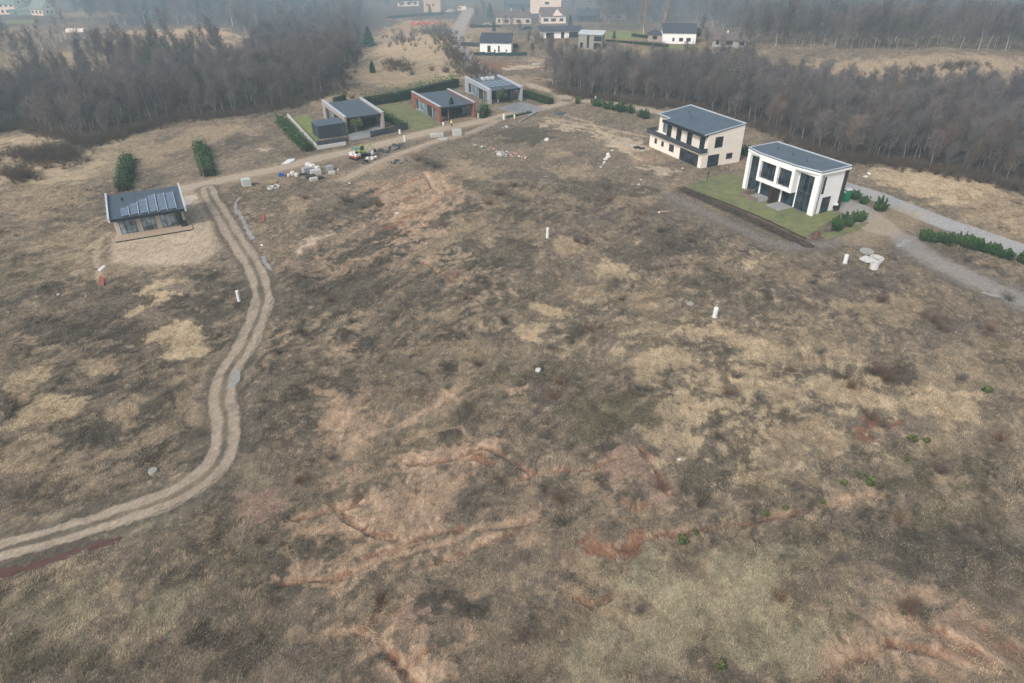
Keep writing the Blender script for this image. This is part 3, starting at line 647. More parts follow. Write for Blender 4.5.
# ------------------------------------------------------------------ cabin with the solar roof
p = at(116, 242.5)+Vector((.3*math.cos(R(27))-1.75*math.sin(R(27)), .3*math.sin(R(27))+1.75*math.cos(R(27)), 0)); hL = thing('cabin', 'timber cabin with dark sloping roof covered in solar panels', 'house', (p.x, p.y, base_z(p)-.02), R(27))
LL, DL = 10.6, 8.6
MB().box(0, LL, 1.2, DL, -.3, 2.9).build('wall', W_DECKL, hL)
MB().prism([(0, 1.2, 2.902, 3.0), (LL, 1.2, 2.902, 3.0), (LL, DL, 2.902, 4.1), (0, DL, 2.902, 4.1)], 0, 1).build('upper_wall', W_DECKL, hL)
r = MB().prism([(-.25, -.2, 3.02, 3.4), (LL+.25, -.2, 3.02, 3.4), (LL+.25, DL+.4, 4.12, 4.5), (-.25, DL+.4, 4.12, 4.5)], 0, 1).build('roof', ROOFD, hL)
zr = lambda y: 3.4+(y+.2)/(DL+.6)*1.1
for x0 in (-.55, LL+.27): MB().prism([(x0, -.3, 2.95, 3.75), (x0+.28, -.3, 2.95, 3.75), (x0+.28, DL+.5, 4.0, 4.95), (x0, DL+.5, 4.0, 4.95)], 0, 1).build('verge', ALU, hL)
MB().box(-.25, LL+.25, -.32, -.203, 2.95, 3.42).build('gutter', TRIM, hL)
top = [4.6, 5.0, 5.9, 6.9, 7.4, 7.5]
for k in range(6):
    x0 = 1.45+k*1.42; rows = max(3, int((top[k]-.4)/1.06)); y = .15
    for j in range(rows):
        s = MB(); y0 = y+j*1.06
        s.prism([(x0, y0, zr(y0)+.08, zr(y0)+.12), (x0+1.12, y0, zr(y0)+.20, zr(y0)+.24), (x0+1.12, y0+.98, zr(y0+.98)+.20, zr(y0+.98)+.24), (x0, y0+.98, zr(y0+.98)+.08, zr(y0+.98)+.12)], 0, 1)
        so_ = s.build('solar_panel', SOLAR, hL)
    f = MB(); ya, yb = .1, .15+rows*1.06
    f.prism([(x0+1.15, ya, zr(ya)+.02, zr(ya)+.26), (x0+1.24, ya, zr(ya)+.02, zr(ya)+.26), (x0+1.24, yb, zr(yb)+.02, zr(yb)+.26), (x0+1.15, yb, zr(yb)+.02, zr(yb)+.26)], 0, 1)
    for j in range(rows): yy = .7+j*1.06; f.prism([(x0+1.24, yy, zr(yy)+.02, zr(yy)+.06), (x0+1.4, yy, zr(yy)+.02, zr(yy)+.06), (x0+1.4, yy+.1, zr(yy)+.02, zr(yy)+.06), (x0+1.24, yy+.1, zr(yy)+.02, zr(yy)+.06)], 0, 1)
    f.build('panel_rail', ALU, hL)
MB().tube((1.9, 6.3, zr(6.3)), (1.9, 6.3, zr(6.3)+.5), .15).build('flue', TRIM, hL)
for a0, a1, gm, n in ((.7, 3.2, GLASSL, 3), (4.0, 6.1, GLASSL, 3), (6.9, 9.2, GLASSL, 3), (9.3, 10.2, GLASS, 1)): window(hL, a0, a1, .2, 2.5, 1.2, 'x', -1, n, gm=gm, name='glazed_door')
window(hL, 3, 5, .9, 2.2, LL, 'y', 1, 2)
m = MB()
for k in range(22): x0 = -.3+k*.53; m.box(x0, x0+.5, -1.7, 1.18, .1, .22)
m.build('deck', W_DECK, hL); MB().box(-.3, 11.32, -1.75, -1.702, -.3, .2).build('deck_fascia', TRIM, hL)
MB().box(9.75, 10.7, .1, 1.15, .222, .9).build('storage_box', TRIM, hL, .03)
# ------------------------------------------------------------------ farther houses
def gable_house(px, py, ang, L_, D_, he, hr, wallm, roofm, label, hip=False, name='detached_house', wins=((.15, .3), (.45, .6), (.75, .9)), ax='x', chim=True, storeys=1, over=.4, gable_front=False):
    """ridge along local x; the long front (y=0) looks at the viewer"""
    p = at(px, py); t = thing(name, label, 'house', (p.x, p.y, float(Z(p.x, p.y))-.05), R(ang))
    m = MB().box(0, L_, 0, D_, -.6, he)
    t.location.x -= 0
    m.build('wall', wallm, t)
    o = over; y0, y1 = -o, D_+o; yr = D_/2
    r = MB()
    if hip:
        i = D_/2
        zt = he+hr
        vs = [(-o, y0, he+.003), (L_+o, y0, he+.003), (L_+o, y1, he+.003), (-o, y1, he+.003), (i, yr, zt), (L_-i, yr, zt)]
        n = len(r.v); r.v += vs; r.f += [tuple(n+k for k in q) for q in ((0, 1, 5, 4), (1, 2, 5), (2, 3, 4, 5), (3, 0, 4), (3, 2, 1, 0))]
    else:
        g = MB(); g.v = [(0.01, .01, he), (0.01, D_-.01, he), (0.01, yr, he+hr-.1), (L_-.01, .01, he), (L_-.01, D_-.01, he), (L_-.01, yr, he+hr-.1)]; g.f = [(0, 2, 1), (3, 4, 5), (0, 3, 5, 2), (1, 2, 5, 4), (0, 1, 4, 3)]
        g.build('gable', wallm, t)
        k = hr/yr
        for a, b in ((y0, yr), (y1, yr)):
            za = he+.05-o*k; zb = he+hr+.02
            r.v += []; n = len(r.v)
            r.v += [(-o, a, za), (L_+o, a, za), (L_+o, b, zb), (-o, b, zb), (-o, a, za+.18), (L_+o, a, za+.18), (L_+o, b, zb+.18), (-o, b, zb+.18)]
            r.f += [tuple(n+i for i in q) for q in ((3, 2, 1, 0), (4, 5, 6, 7), (0, 1, 5, 4), (2, 3, 7, 6), (3, 0, 4, 7), (1, 2, 6, 5))]
    ro = r.build('roof', roofm, t)
    if chim: MB().box(L_*.4, L_*.4+.7, yr-.35, yr+.35, he+hr*.6, he+hr+1.0).build('chimney', CONCW if chim == 2 else W_DGREY, ro)
    for s_ in range(storeys):
        zb = .9+s_*2.8
        for a, b in wins: window(t, L_*a, L_*b, zb, zb+1.4, 0, 'x', -1, 2)
    for yy in (D_*.3, D_*.6): window(t, yy, yy+1.1, .9, 2.2, L_, 'y', 1, 1); window(t, yy, yy+1.1, .9, 2.2, 0, 'y', -1, 1)
    if not hip: window(t, yr-.6, yr+.6, he+.1, he+1.3, L_, 'y', 1, 1); window(t, yr-.6, yr+.6, he+.1, he+1.3, 0, 'y', -1, 1)
    return t
DSLATE = mat('slate_roof', (70, 76, 88), .6, .1, 2); BROWNR = mat('brown_tiles', (106, 98, 98), .8, .12, 2); GREENR = mat('green_metal_roof', (120, 150, 150), .5, .08, 2)
PINKW = mat('faded_plaster', (160, 160, 160), .9, .15, 2); BLUE = mat('blue_sheet', (60, 100, 170), .7, .1, 2)
def mono_house(px, py, ang, L_, D_, z0, z1, wallm, roofm, label, wins, name='detached_house', over=.3):
    """single-pitch roof: front wall z0 high, rear z1"""
    p = at(px, py); t = thing(name, label, 'house', (p.x, p.y, float(Z(p.x, p.y))-.05), R(ang))
    MB().prism([(0, 0, -.5, z0), (L_, 0, -.5, z0), (L_, D_, -.5, z1), (0, D_, -.5, z1)], 0, 1).build('wall', wallm, t)
    k = (z1-z0)/D_
    MB().prism([(-over, -over, z0+.01-over*k, z0+.2-over*k), (L_+over, -over, z0+.01-over*k, z0+.2-over*k), (L_+over, D_+over, z1+.01+over*k, z1+.2+over*k), (-over, D_+over, z1+.01+over*k, z1+.2+over*k)], 0, 1).build('roof', roofm, t)
    for a, b, c_, d_ in wins: window(t, L_*a, L_*b, c_, d_, 0, 'x', -1, 1 if (b-a)*L_ < 1.6 else 2)
    return t
f1 = mono_house(480, 51.5, -4, 12.3, 9, 3.4, 5.6, W_WHITE, DSLATE, 'small white house with sloping charcoal roof behind the low dark fence', ((.24, .34, .1, 2.4), (.58, .63, .1, 2.4), (.45, .5, .3, 1), (.82, .87, .3, 1)))
f2 = gable_house(496, 24, -3, 17, 9, 3.2, 2.6, mat('cream_plaster', (206, 204, 194), .9, .1, 2), BROWNR, 'wide single-storey cream house with brown hipped roof and white chimney', hip=True, chim=2, wins=((.06, .12), (.25, .36), (.58, .7), (.85, .95)))
f3 = mono_house(542, 38, 5, 17, 8, 3.0, 3.6, W_WHITE, DSLATE, 'long low white house with wide charcoal roof edge and dark openings', ((.1, .3, .1, 2.3), (.48, .56, .1, 2.4), (.68, .98, .2, 2.4)), over=1.0)
f4 = gable_house(541, 23, 3, 12, 9, 3.4, 3.2, W_WHITE, BROWNR, 'white house with steep brown gable roof in the far village', chim=0, wins=((.1, .3), (.4, .6), (.75, .9)))
g_ = MB(); g_.v = [(5.5, -.6, 3.5), (10.5, -.6, 3.5), (8, -.6, 6.0), (8, 4.4, 6.0), (5.5, -.6, 3.3), (10.5, -.6, 3.3)]; g_.f = [(0, 1, 2), (0, 2, 3), (1, 3, 2), (0, 3, 1)]
g_.build('dormer', W_WHITE, f4)
f5 = mono_house(531, 13, 2, 16, 10, 7.5, 7.6, W_WHITE, ROOFM, 'tall white cubic two-storey house at the top of the far village', ((.45, .6, 4.4, 5.6),), over=.1)
f6 = gable_house(577, 21.5, -6, 11, 9, 3.0, 2.4, mat('weathered_boards', (78, 72, 68), .9, .15, 3), DSLATE, 'dark timber house with low dark roof beside the wood', chim=1)
f7 = mono_house(578, 48, -14, 9.5, 8, 5.4, 5.8, mat('grey_panel_wall', (150, 148, 142), .85, .1, 3), ALU, 'boxy grey two-storey house with pale flat roof and dark windows', ((.08, .2, .4, 2.4), (.36, .46, .4, 5), (.66, .98, .1, 2.4), (.66, .98, 3, 4.8)), over=.4)
f8 = gable_house(662, 43, -5, 13.5, 8, 4.2, 3.0, W_WHITE, DSLATE, 'white two-storey house with slate gable roof at the wood edge', chim=0, wins=((.3, .36), (.5, .62), (.72, .85)), over=.3)
f8b = gable_house(648, 41, -5, 6, 6, 2.6, 1.8, W_LBROWN, DSLATE, 'small brown garage with slate hipped roof beside the white gable house', hip=True, chim=0, wins=((.3, .6),), name='garage')
f9 = gable_house(712, 46, -14, 13, 9, 2.6, 2.2, PINKW, BROWNR, 'faded pinkish house half hidden by bare trees', chim=2, wins=((.1, .2), (.4, .6), (.8, .95)))
f10 = mono_house(424, 12, 3, 9, 8, 5.6, 5.8, mat('cream_wall_far', (206, 200, 184), .9, .05, 2), ALU, 'square cream two-storey house at the end of the straight road', ((.16, .28, 3.3, 4.4), (.52, .64, 3.3, 4.4)), over=.1)
f11 = gable_house(0, 14, -2, 9, 9, 5, 3, W_WHITE, GREENR, 'tall white farmhouse with pale roof in the far corner', chim=0, storeys=2)
f12 = gable_house(31, 14.5, -20, 9, 8, 3.2, 3.6, W_WHITE, GREENR, 'white gabled farmhouse with pale green roof', chim=0)
f13 = mono_house(10, 14.5, -1, 13, 6, 2.4, 3, GREENR, GREENR, 'long low pale green barn between the two white farmhouses', ((.2, .3, .6, 1.6),), name='barn')
f14 = gable_house(505, 9, 4, 18, 9, 3, 1.6, W_DGREY, DSLATE, 'long dark grey bungalow behind the cream hipped house', chim=0)
f15 = gable_house(548, 1, 3, 14, 9, 5, 3, W_DGREY, ALU, 'dark house with pale roof at the edge of the mist', chim=0)
fence(*seg(474, 55, 527, 55), 'long dark green panel fence in front of the small white house', 1.3, 4, mat('green_panel', (50, 78, 84), .6, .08, 2), slats=False)
fence(*seg(461, 45.5, 480, 46.5), 'short dark panel fence left of the small white house', 1.6, 4, slats=False)
fence(*seg(511, 46.5, 518, 47), 'short dark panel fence right of the small white house', 1.4, 3, slats=False)

mono_house(604, 20, 8, 12, 8, 3, 4, W_LBROWN, DSLATE, 'pale brown house half hidden in the far trees right of the dark timber house', ((.1, .3, .8, 2.2), (.5, .7, .8, 2.2)))
gable_house(398, 6, 10, 12, 8, 3, 2.4, W_WHITE, DSLATE, 'white house fading into the mist above the left-hand wood', chim=0)
gable_house(618, 7, -10, 12, 8, 4, 2.4, W_WHITE, DSLATE, 'white house barely showing in the mist at top centre right', chim=0)
# ------------------------------------------------------------------ bare trees
rng = np.random.RandomState(5)
def seg_mesh(name, segs, material, k=3, smooth=True):
    """segs: (p0, p1, r0, r1) thin tapered prisms merged into one part's mesh"""
    P0 = np.array([s[0] for s in segs]); P1 = np.array([s[1] for s in segs]); r0 = np.array([s[2] for s in segs]); r1 = np.array([s[3] for s in segs])
    d = P1-P0; d /= np.linalg.norm(d, axis=1)[:, None]+1e-9
    h = np.where(np.abs(d[:, 2:3]) > .9, np.array([[1., 0, 0]]), np.array([[0, 0, 1.]]))
    u = np.cross(d, h); u /= np.linalg.norm(u, axis=1)[:, None]; w_ = np.cross(d, u)
    n = len(segs); V = np.zeros((n, 2*k, 3))
    for i in range(k):
        a = 2*math.pi*i/k; dir_ = u*math.cos(a)+w_*math.sin(a)
        V[:, i] = P0+dir_*r0[:, None]; V[:, k+i] = P1+dir_*r1[:, None]
    b = np.arange(n)[:, None]*2*k
    Q = np.concatenate([b+np.array([[i, (i+1) % k, k+(i+1) % k, k+i]]) for i in range(k)])
    return fast_mesh(name, V.reshape(-1, 3), Q, 4, material, smooth=smooth)
def tree_segs(h, spread, nb, rs, birch=False, lean=.03, up=.75):
    trunk = []; crown = []
    p = np.array([0., 0, -.3]); d = np.array([rs.randn()*lean, rs.randn()*lean, 1.]); n = 7; r = h*.011; pts = []
    for i in range(n):
        q = p+d/np.linalg.norm(d)*(h+.3)/n; r2 = r*.80
        trunk.append((p, q, r, r2)); pts.append((p, q, r)); p = q; r = r2; d = d+rs.randn(3)*[.07, .07, 0]
    def grow(p, d, L, r, lvl):
        m = 3; q = p
        for i in range(m):
            d = d/np.linalg.norm(d); e = q+d*L/m; crown.append((q, e, r, r*.75))
            if lvl < 2:
                for _ in range(3 if lvl == 0 else 3):
                    t = rs.rand(); s_ = q+(e-q)*t; v_ = rs.randn(3); v_ -= v_.dot(d)*d; v_ /= np.linalg.norm(v_)+1e-6
                    grow(s_, d*.8+v_*.75+np.array([0, 0, .25]), L*(.42+.2*rs.rand()), r*.55, lvl+1)
            q = e; r *= .75; d = d+rs.randn(3)*.13+np.array([0, 0, .08])
    for i in range(nb):
        t = .28+.72*(i+rs.rand())/nb; k = min(n-1, int(t*n)); a, b, rr = pts[k]; s_ = a+(b-a)*(t*n-k)
        an = rs.rand()*6.283; L = h*spread*.72*(.35+.75*math.sin(math.pi*(.12+.70*t)))*(.7+.6*rs.rand()); el = up+.25*t
        grow(s_, np.array([math.cos(an)*math.cos(el), math.sin(an)*math.cos(el), math.sin(el)]), L+.5, max(.018, rr*.42), 0)
    return trunk, crown
BARKS = [mat('grey_bark', (146, 142, 140), .95, .25, 3, rnd=.2), mat('birch_bark', (178, 176, 172), .9, .25, 4, rnd=.15)]
def twigmat(name, c): return mat(name, c, .95, .2, .6, rnd=.28)
TWIGS = [twigmat('alder_twigs', (122, 114, 112)), twigmat('aspen_twigs', (116, 114, 113)), twigmat('willow_twigs', (128, 115, 106)), twigmat('birch_twigs', (120, 112, 114))]
protos = []
for k in range(8):
    rs = np.random.RandomState(100+k); h = [10.5, 12, 9, 13, 11, 8, 12.5, 10][k]
    tr, cr = tree_segs(h, [.30, .26, .34, .24, .3, .36, .22, .3][k], [20, 22, 18, 22, 20, 18, 22, 20][k], rs)
    bk = BARKS[1] if k in (3, 6) else BARKS[0]
    # twigs: each twig segment gets a slight thickening so that the crown reads as haze of twigs
    cr = [(a, b, max(r0, .012)*1.25, max(r1, .010)*1.25) for a, b, r0, r1 in cr]
    protos.append((seg_mesh('bare_trunk', tr, bk, 6), seg_mesh('bare_crown', cr, TWIGS[[0, 1, 2, 3, 0, 2, 3, 1][k]], 3, False), h))
    if k == 0: print('twigs per tree', len(cr))
def clearing(x, y):
    m = np.zeros(x.shape, bool)
    for (ty, cx, cy, ax, ay, bx, by, st) in ELL:
        if cy < 150 or ty not in ('light', 'tan', 'sand', 'red'): continue
        det = ax*by-ay*bx; dx = x-cx; dy = y-cy
        m |= np.hypot((dx*by-dy*bx)/det, (ax*dy-ay*dx)/det)+.25*pn(x/9, y/9, 8) < 1.05
    return m
def scatter(n, x0, x1, y0, y1, test, mind):
    X = rng.uniform(x0, x1, n); Y = rng.uniform(y0, y1, n); k = test(X, Y); X = X[k]; Y = Y[k]
    cell = {}; out = []
    for a, b in zip(X, Y):
        c = (int(a//mind), int(b//mind))
        if any(math.hypot(a-p, b-q_) < mind for i in (-1, 0, 1) for j in (-1, 0, 1) for p, q_ in cell.get((c[0]+i, c[1]+j), ())): continue
        cell.setdefault(c, []).append((a, b)); out.append((a, b))
    return out
inview = lambda x, y, m=25: abs(x) < .80*y+m
VIL = wp([(352, 92), (352, 40), (372, 1), (590, 1), (604, 24), (700, 22), (745, 44), (1000, 52), (1100, 60), (1100, 110), (740, 72), (540, 84), (556, 92)])
VIL2 = wp([(-60, 84), (0, 74), (60, 66), (110, 60), (240, 56), (242, 26), (150, 24), (90, 28), (60, 6), (-60, 6)])
tl = scatter(26000, -420, -30, 110, 440, lambda x, y: inpoly(x, y, WOODL) & inview(x, y) & ~clearing(x, y) & (polydist(x, y, WOODL) < -1), 2.4)
trr = scatter(34000, 5, 420, 110, 440, lambda x, y: inpoly(x, y, WOODR) & inview(x, y) & ~clearing(x, y) & (polydist(x, y, WOODR) < -1.5), 2.4)
outw = lambda x, y: inview(x, y) & ~inpoly(x, y, WOODL) & ~inpoly(x, y, WOODR) & ~inpoly(x, y, VIL) & ~inpoly(x, y, VIL2) & ~clearing(x, y) & (pd(x, y, FROAD)[0] > 8)
far = scatter(40000, -560, 560, 255, 620, lambda x, y: outw(x, y) & ((x > 20) | (y > 330) | (fbm(x, y, 30, 3, 81) > 0)), 3.8)
far += scatter(9000, -600, 600, 620, 850, lambda x, y: outw(x, y), 6)
far += scatter(500, -330, -60, 255, 420, lambda x, y: inpoly(x, y, VIL2) & ~clearing(x, y) & (fbm(x, y, 22, 2, 83) > .25), 5)
print('trees', len(tl), len(trr), len(far))
allt = [(x, y, 'l') for x, y in tl]+[(x, y, 'r') for x, y in trr]
def edge_d(t):
    x, y, s_ = t
    d = -float(polydist(np.array([x]), np.array([y]), WOODL if s_ == 'l' else WOODR)[0]); return d*1.2+math.hypot(x, y)*.12
allt.sort(key=edge_d)
singles, rest = allt[:296], allt[296:]
def zxy(L_): a = np.array([(t[0], t[1]) for t in L_]); return a, Z(a[:, 0], a[:, 1])
kinds = ['grey-barked', 'tall grey-barked', 'reddish-twigged', 'pale-stemmed', 'grey-barked', 'short reddish-twigged', 'slim pale-stemmed', 'grey-barked']
src = {}
a, z = zxy(singles)
for i, (x, y, s_) in enumerate(singles):
    k = int(rng.choice([0, 1, 2, 4, 5, 7, 0, 2, 4, 7, 1, 5, 3])) if s_ == 'r' else int(rng.choice([0, 0, 1, 1, 4, 7, 3, 2]))
    sc_ = rng.uniform(.5, .85); side = 'left' if s_ == 'l' else 'right'
    lab = f'{kinds[k]} leafless tree at the near edge of the {side}-hand wood'
    if k not in src:
        t = thing('bare_tree', lab, 'tree', (x, y, z[i]), rng.rand()*6.28, 'leafless trees along the wood edges'); src[k] = t
        link('trunk', protos[k][0], t); link('crown', protos[k][1], t); t.scale = (sc_,)*3
    else: t = copy_thing(src[k], (x, y, z[i]), rng.rand()*6.28, sc_, lab, 'leafless trees along the wood edges')
def forest(name, pts, zz, s0, s1, pick, label, cat):
    """one object for the uncountable depth of a wood: the trees above instanced on points"""
    n = len(pts); me = bpy.data.meshes.new(name); me.vertices.add(n)
    V = np.zeros((n, 3), np.float32); V[:, 0] = [p[0] for p in pts]; V[:, 1] = [p[1] for p in pts]; V[:, 2] = zz
    me.vertices.foreach_set('co', V.ravel())
    a1 = me.attributes.new('pick', 'INT', 'POINT'); a1.data.foreach_set('value', pick.astype(np.int32))
    a2 = me.attributes.new('size', 'FLOAT', 'POINT'); a2.data.foreach_set('value', rng.uniform(s0, s1, n).astype(np.float32))
    a3 = me.attributes.new('turn', 'FLOAT_VECTOR', 'POINT'); tv = np.zeros((n, 3), np.float32); tv[:, 2] = rng.rand(n)*6.28; tv[:, :2] = rng.randn(n, 2)*.04
    a3.data.foreach_set('vector', tv.ravel())
    ob = link(name, me); tag(ob, label, cat, None, 'stuff')
    ng = bpy.data.node_groups.new(name, 'GeometryNodeTree')
    ng.interface.new_socket('Geometry', in_out='INPUT', socket_type='NodeSocketGeometry'); ng.interface.new_socket('Geometry', in_out='OUTPUT', socket_type='NodeSocketGeometry')
    gi = ng.nodes.new('NodeGroupInput'); go = ng.nodes.new('NodeGroupOutput')
    g2i = ng.nodes.new('GeometryNodeGeometryToInstance')
    ins = ng.nodes.new('GeometryNodeInstanceOnPoints')
    for k in sorted(src)[::-1]:
        tr, cr = [c for c in src[k].children]
        jn = ng.nodes.new('GeometryNodeJoinGeometry')
        for o in (tr, cr):
            oi = ng.nodes.new('GeometryNodeObjectInfo'); oi.transform_space = 'ORIGINAL'; oi.inputs['Object'].default_value = o
            ng.links.new(oi.outputs['Geometry'], jn.inputs[0])
        g1 = ng.nodes.new('GeometryNodeGeometryToInstance'); ng.links.new(jn.outputs[0], g1.inputs[0]); ng.links.new(g1.outputs[0], g2i.inputs[0])
    def attr(nm, ty):
        n_ = ng.nodes.new('GeometryNodeInputNamedAttribute'); n_.data_type = ty; n_.inputs['Name'].default_value = nm; return n_.outputs['Attribute']
    ins.inputs['Pick Instance'].default_value = True
    L = ng.links
    L.new(gi.outputs[0], ins.inputs['Points']); L.new(g2i.outputs[0], ins.inputs['Instance']); L.new(attr('pick', 'INT'), ins.inputs['Instance Index'])
    L.new(attr('size', 'FLOAT'), ins.inputs['Scale']); L.new(attr('turn', 'FLOAT_VECTOR'), ins.inputs['Rotation'])
    L.new(ins.outputs[0], go.inputs[0])
    md = ob.modifiers.new('trees', 'NODES'); md.node_group = ng
    return ob
rl = [t for t in rest if t[2] == 'l' and not (t[1] > 235 and t[0] < -95 and rng.rand() < .45)]; rr_ = [t for t in rest if t[2] == 'r']
a, z = zxy(rl); forest('bare_wood', rl, z, .48, .80, rng.choice([0, 0, 1, 1, 4, 7, 3, 2], len(rl)), 'deep grey-violet leafless wood on the left', 'wood')
a, z = zxy(rr_); forest('bare_wood', rr_, z, .5, .85, rng.choice([0, 1, 2, 4, 5, 7, 0, 2, 4, 7, 1, 5, 3, 6], len(rr_)), 'deep brown leafless wood on the right', 'wood')
a, z = zxy(far); forest('bare_wood', far, z, .7, 1.1, rng.choice([0, 1, 1, 4, 7, 3, 3, 6], len(far)), 'far leafless woods fading into the mist', 'wood')
# ------------------------------------------------------------------ evergreen foliage made of small leaf faces
def leafmesh(name, P, N, size, cols, material):
    """P centres, N outward directions; one quad each"""
    n = len(P); r = rng.randn(n, 3); d = N*.5+r*.6; d /= np.linalg.norm(d, axis=1)[:, None]
    h = rng.randn(n, 3); u = np.cross(d, h); u /= np.linalg.norm(u, axis=1)[:, None]; w_ = np.cross(d, u)
    s = (size*rng.uniform(.6, 1.3, n))[:, None]
    V = np.stack([P-u*s-w_*s*.5, P+u*s-w_*s*.5, P+u*s*.8+w_*s*.6, P-u*s*.8+w_*s*.6], 1).reshape(-1, 3)
    Q = np.arange(4*n).reshape(n, 4); return fast_mesh(name, V, Q, 4, material, np.repeat(cols, 4, 0), False)
M_LEAF, _nt, _b = nmat('evergreen_leaves'); _a = _nt.nodes.new('ShaderNodeAttribute'); _a.attribute_name = 'col'; _nt.links.new(_a.outputs['Color'], _b.inputs['Base Color']); _b.inputs['Roughness'].default_value = .8; _b.inputs['Specular IOR Level'].default_value = .15
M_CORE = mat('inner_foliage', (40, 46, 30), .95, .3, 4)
M_STEM = mat('brown_stem', (92, 76, 64), .9, .2, 5)
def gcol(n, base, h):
    c = np.array(lin(base))[None]*rng.uniform(.55, 1.35, (n, 1))*(.55+.75*np.clip(h, 0, 1))[:, None]  # foliage shade put into the colour: leaves darker low down and inside
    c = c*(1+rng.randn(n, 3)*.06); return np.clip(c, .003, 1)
def bush_pts(n, r, h, lumps=9, seed=0, base=.1):
    """points through a lumpy crown standing on the ground"""
    rs = np.random.RandomState(seed); L = rs.randn(lumps, 3); L /= np.linalg.norm(L, axis=1)[:, None]; L[:, 2] = np.abs(L[:, 2]); 
    c = np.stack([L[:, 0]*r*.72, L[:, 1]*r*.72, base+h*(.22+.5*L[:, 2]*rs.rand(lumps))], 1); rad = rs.uniform(.25, .55, lumps)
    k = rng.randint(0, lumps, n); d = rng.randn(n, 3); d /= np.linalg.norm(d, axis=1)[:, None]
    q = (rng.uniform(.45, 1.0, n)+.25*rng.rand(n)**4)[:, None]; P = c[k]+d*q*np.stack([rad[k]*r, rad[k]*r, rad[k]*h*.6], 1); P[:, 2] = np.maximum(P[:, 2], .03)
    return P, d
def shrub_proto(name, n, r, h, col, seed, stems=5, size=.1):
    P, N = bush_pts(n, r, h, 9, seed); me = leafmesh(name, P, N, size, gcol(n, col, P[:, 2]/h), M_LEAF)
    m = []
    for k in range(stems):
        a = 6.28*k/stems; m.append((np.array([0, 0, -.2]), np.array([math.cos(a)*r*.5, math.sin(a)*r*.5, h*.75]), .03, .012))
    return me, seg_mesh('stem', m, M_STEM, 4)
def pine_me(seed, col, n=1700, r=1.05, h=1.9):
    rs = np.random.RandomState(seed); ns = 17; bx_ = rs.randn(ns, 2)*r*.5; hh_ = h*rs.uniform(.55, 1.15, ns)*(1-.22*np.hypot(bx_[:, 0], bx_[:, 1])/r)
    k = rng.randint(0, ns, n); t_ = rng.rand(n)**.75; rr0 = .36*(1-t_)**.6*rng.uniform(.3, 1.15, n)+.03; an = rng.rand(n)*6.283
    P = np.stack([bx_[k, 0]*(.6+.5*t_)+np.cos(an)*rr0, bx_[k, 1]*(.6+.5*t_)+np.sin(an)*rr0, .05+t_*hh_[k]], 1); N = np.stack([np.cos(an), np.sin(an), .6+0*an], 1)
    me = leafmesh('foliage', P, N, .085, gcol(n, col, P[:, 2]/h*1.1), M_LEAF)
    m = [(np.array([bx_[q, 0]*.3, bx_[q, 1]*.3, -.2]), np.array([bx_[q, 0]*1.0, bx_[q, 1]*1.0, hh_[q]*.8]), .03, .01) for q in range(ns)]
    return me, seg_mesh('stem', m, M_STEM, 4)
SHR = [pine_me(s_+3, c) for s_, c in enumerate([(66, 92, 52), (76, 98, 56), (58, 84, 50)])]
def put_shrub(pt, label, group, s=1.0, k=None, name='pine_shrub', cat='shrub', zs=None):
    k = rng.randint(0, 3) if k is None else k
    t = thing(name, label, cat, (pt.x, pt.y, base_z(pt)), rng.rand()*6.28, group); t.scale = (s, s, (zs or s)*rng.uniform(.85, 1.35))
    link('foliage', SHR[k][0], t); link('stem', SHR[k][1], t); return t
def shrub_row(pts, sp, label, group, s0, s1, jit=.35, zs=None):
    P = [at(*p) for p in pts]; out = []
    for a, b in zip(P[:-1], P[1:]):
        L_ = (b-a).length; n = max(1, round(L_/sp))
        for i in range(n):
            q_ = a+(b-a)*((i+.5)/n)+Vector((rng.randn()*jit, rng.randn()*jit, 0)); out.append(put_shrub(q_, label, group, rng.uniform(s0, s1), zs=zs))
    return out
g = 'low pines along the road beside the wood'
shrub_row([(592, 105), (632, 113)], 1.9, 'dark green pine shrub in the row on the verge left of the cream house', g, .95, 1.25)
shrub_row([(637, 116), (649, 119)], 1.7, 'dark green pine shrub in the short clump just behind the cream house', g, .9, 1.15)
shrub_row([(573, 103), (579, 103.5)], 1.9, 'dark green pine shrub alone at the road bend', g, .8, 1.0)
g = 'low pines round the white house'
shrub_row([(850, 197), (866, 204)], 1.5, 'bushy pine shrub between the green bin and the asphalt road', g, .8, 1.0)
shrub_row([(874, 207), (886, 213)], 1.4, 'bushy pine shrub on the verge at the end of the grey driveway', g, .8, 1.05)
shrub_row([(830, 230), (847, 225), (862, 220)], 1.15, 'dark pine shrub in the short row on the lawn corner of the white house', g, .75, .95)
shrub_row([(918, 238), (950, 243), (985, 253), (1022, 263), (1050, 271)], .95, 'dark pine shrub in the long hedge row below the asphalt road', 'long pine row below the asphalt road', .8, 1.15)
shrub_row([(739, 153), (752, 158)], 1.5, 'dark green shrub in the gap between the cream and white houses', 'shrubs between the two-storey houses', .9, 1.2)
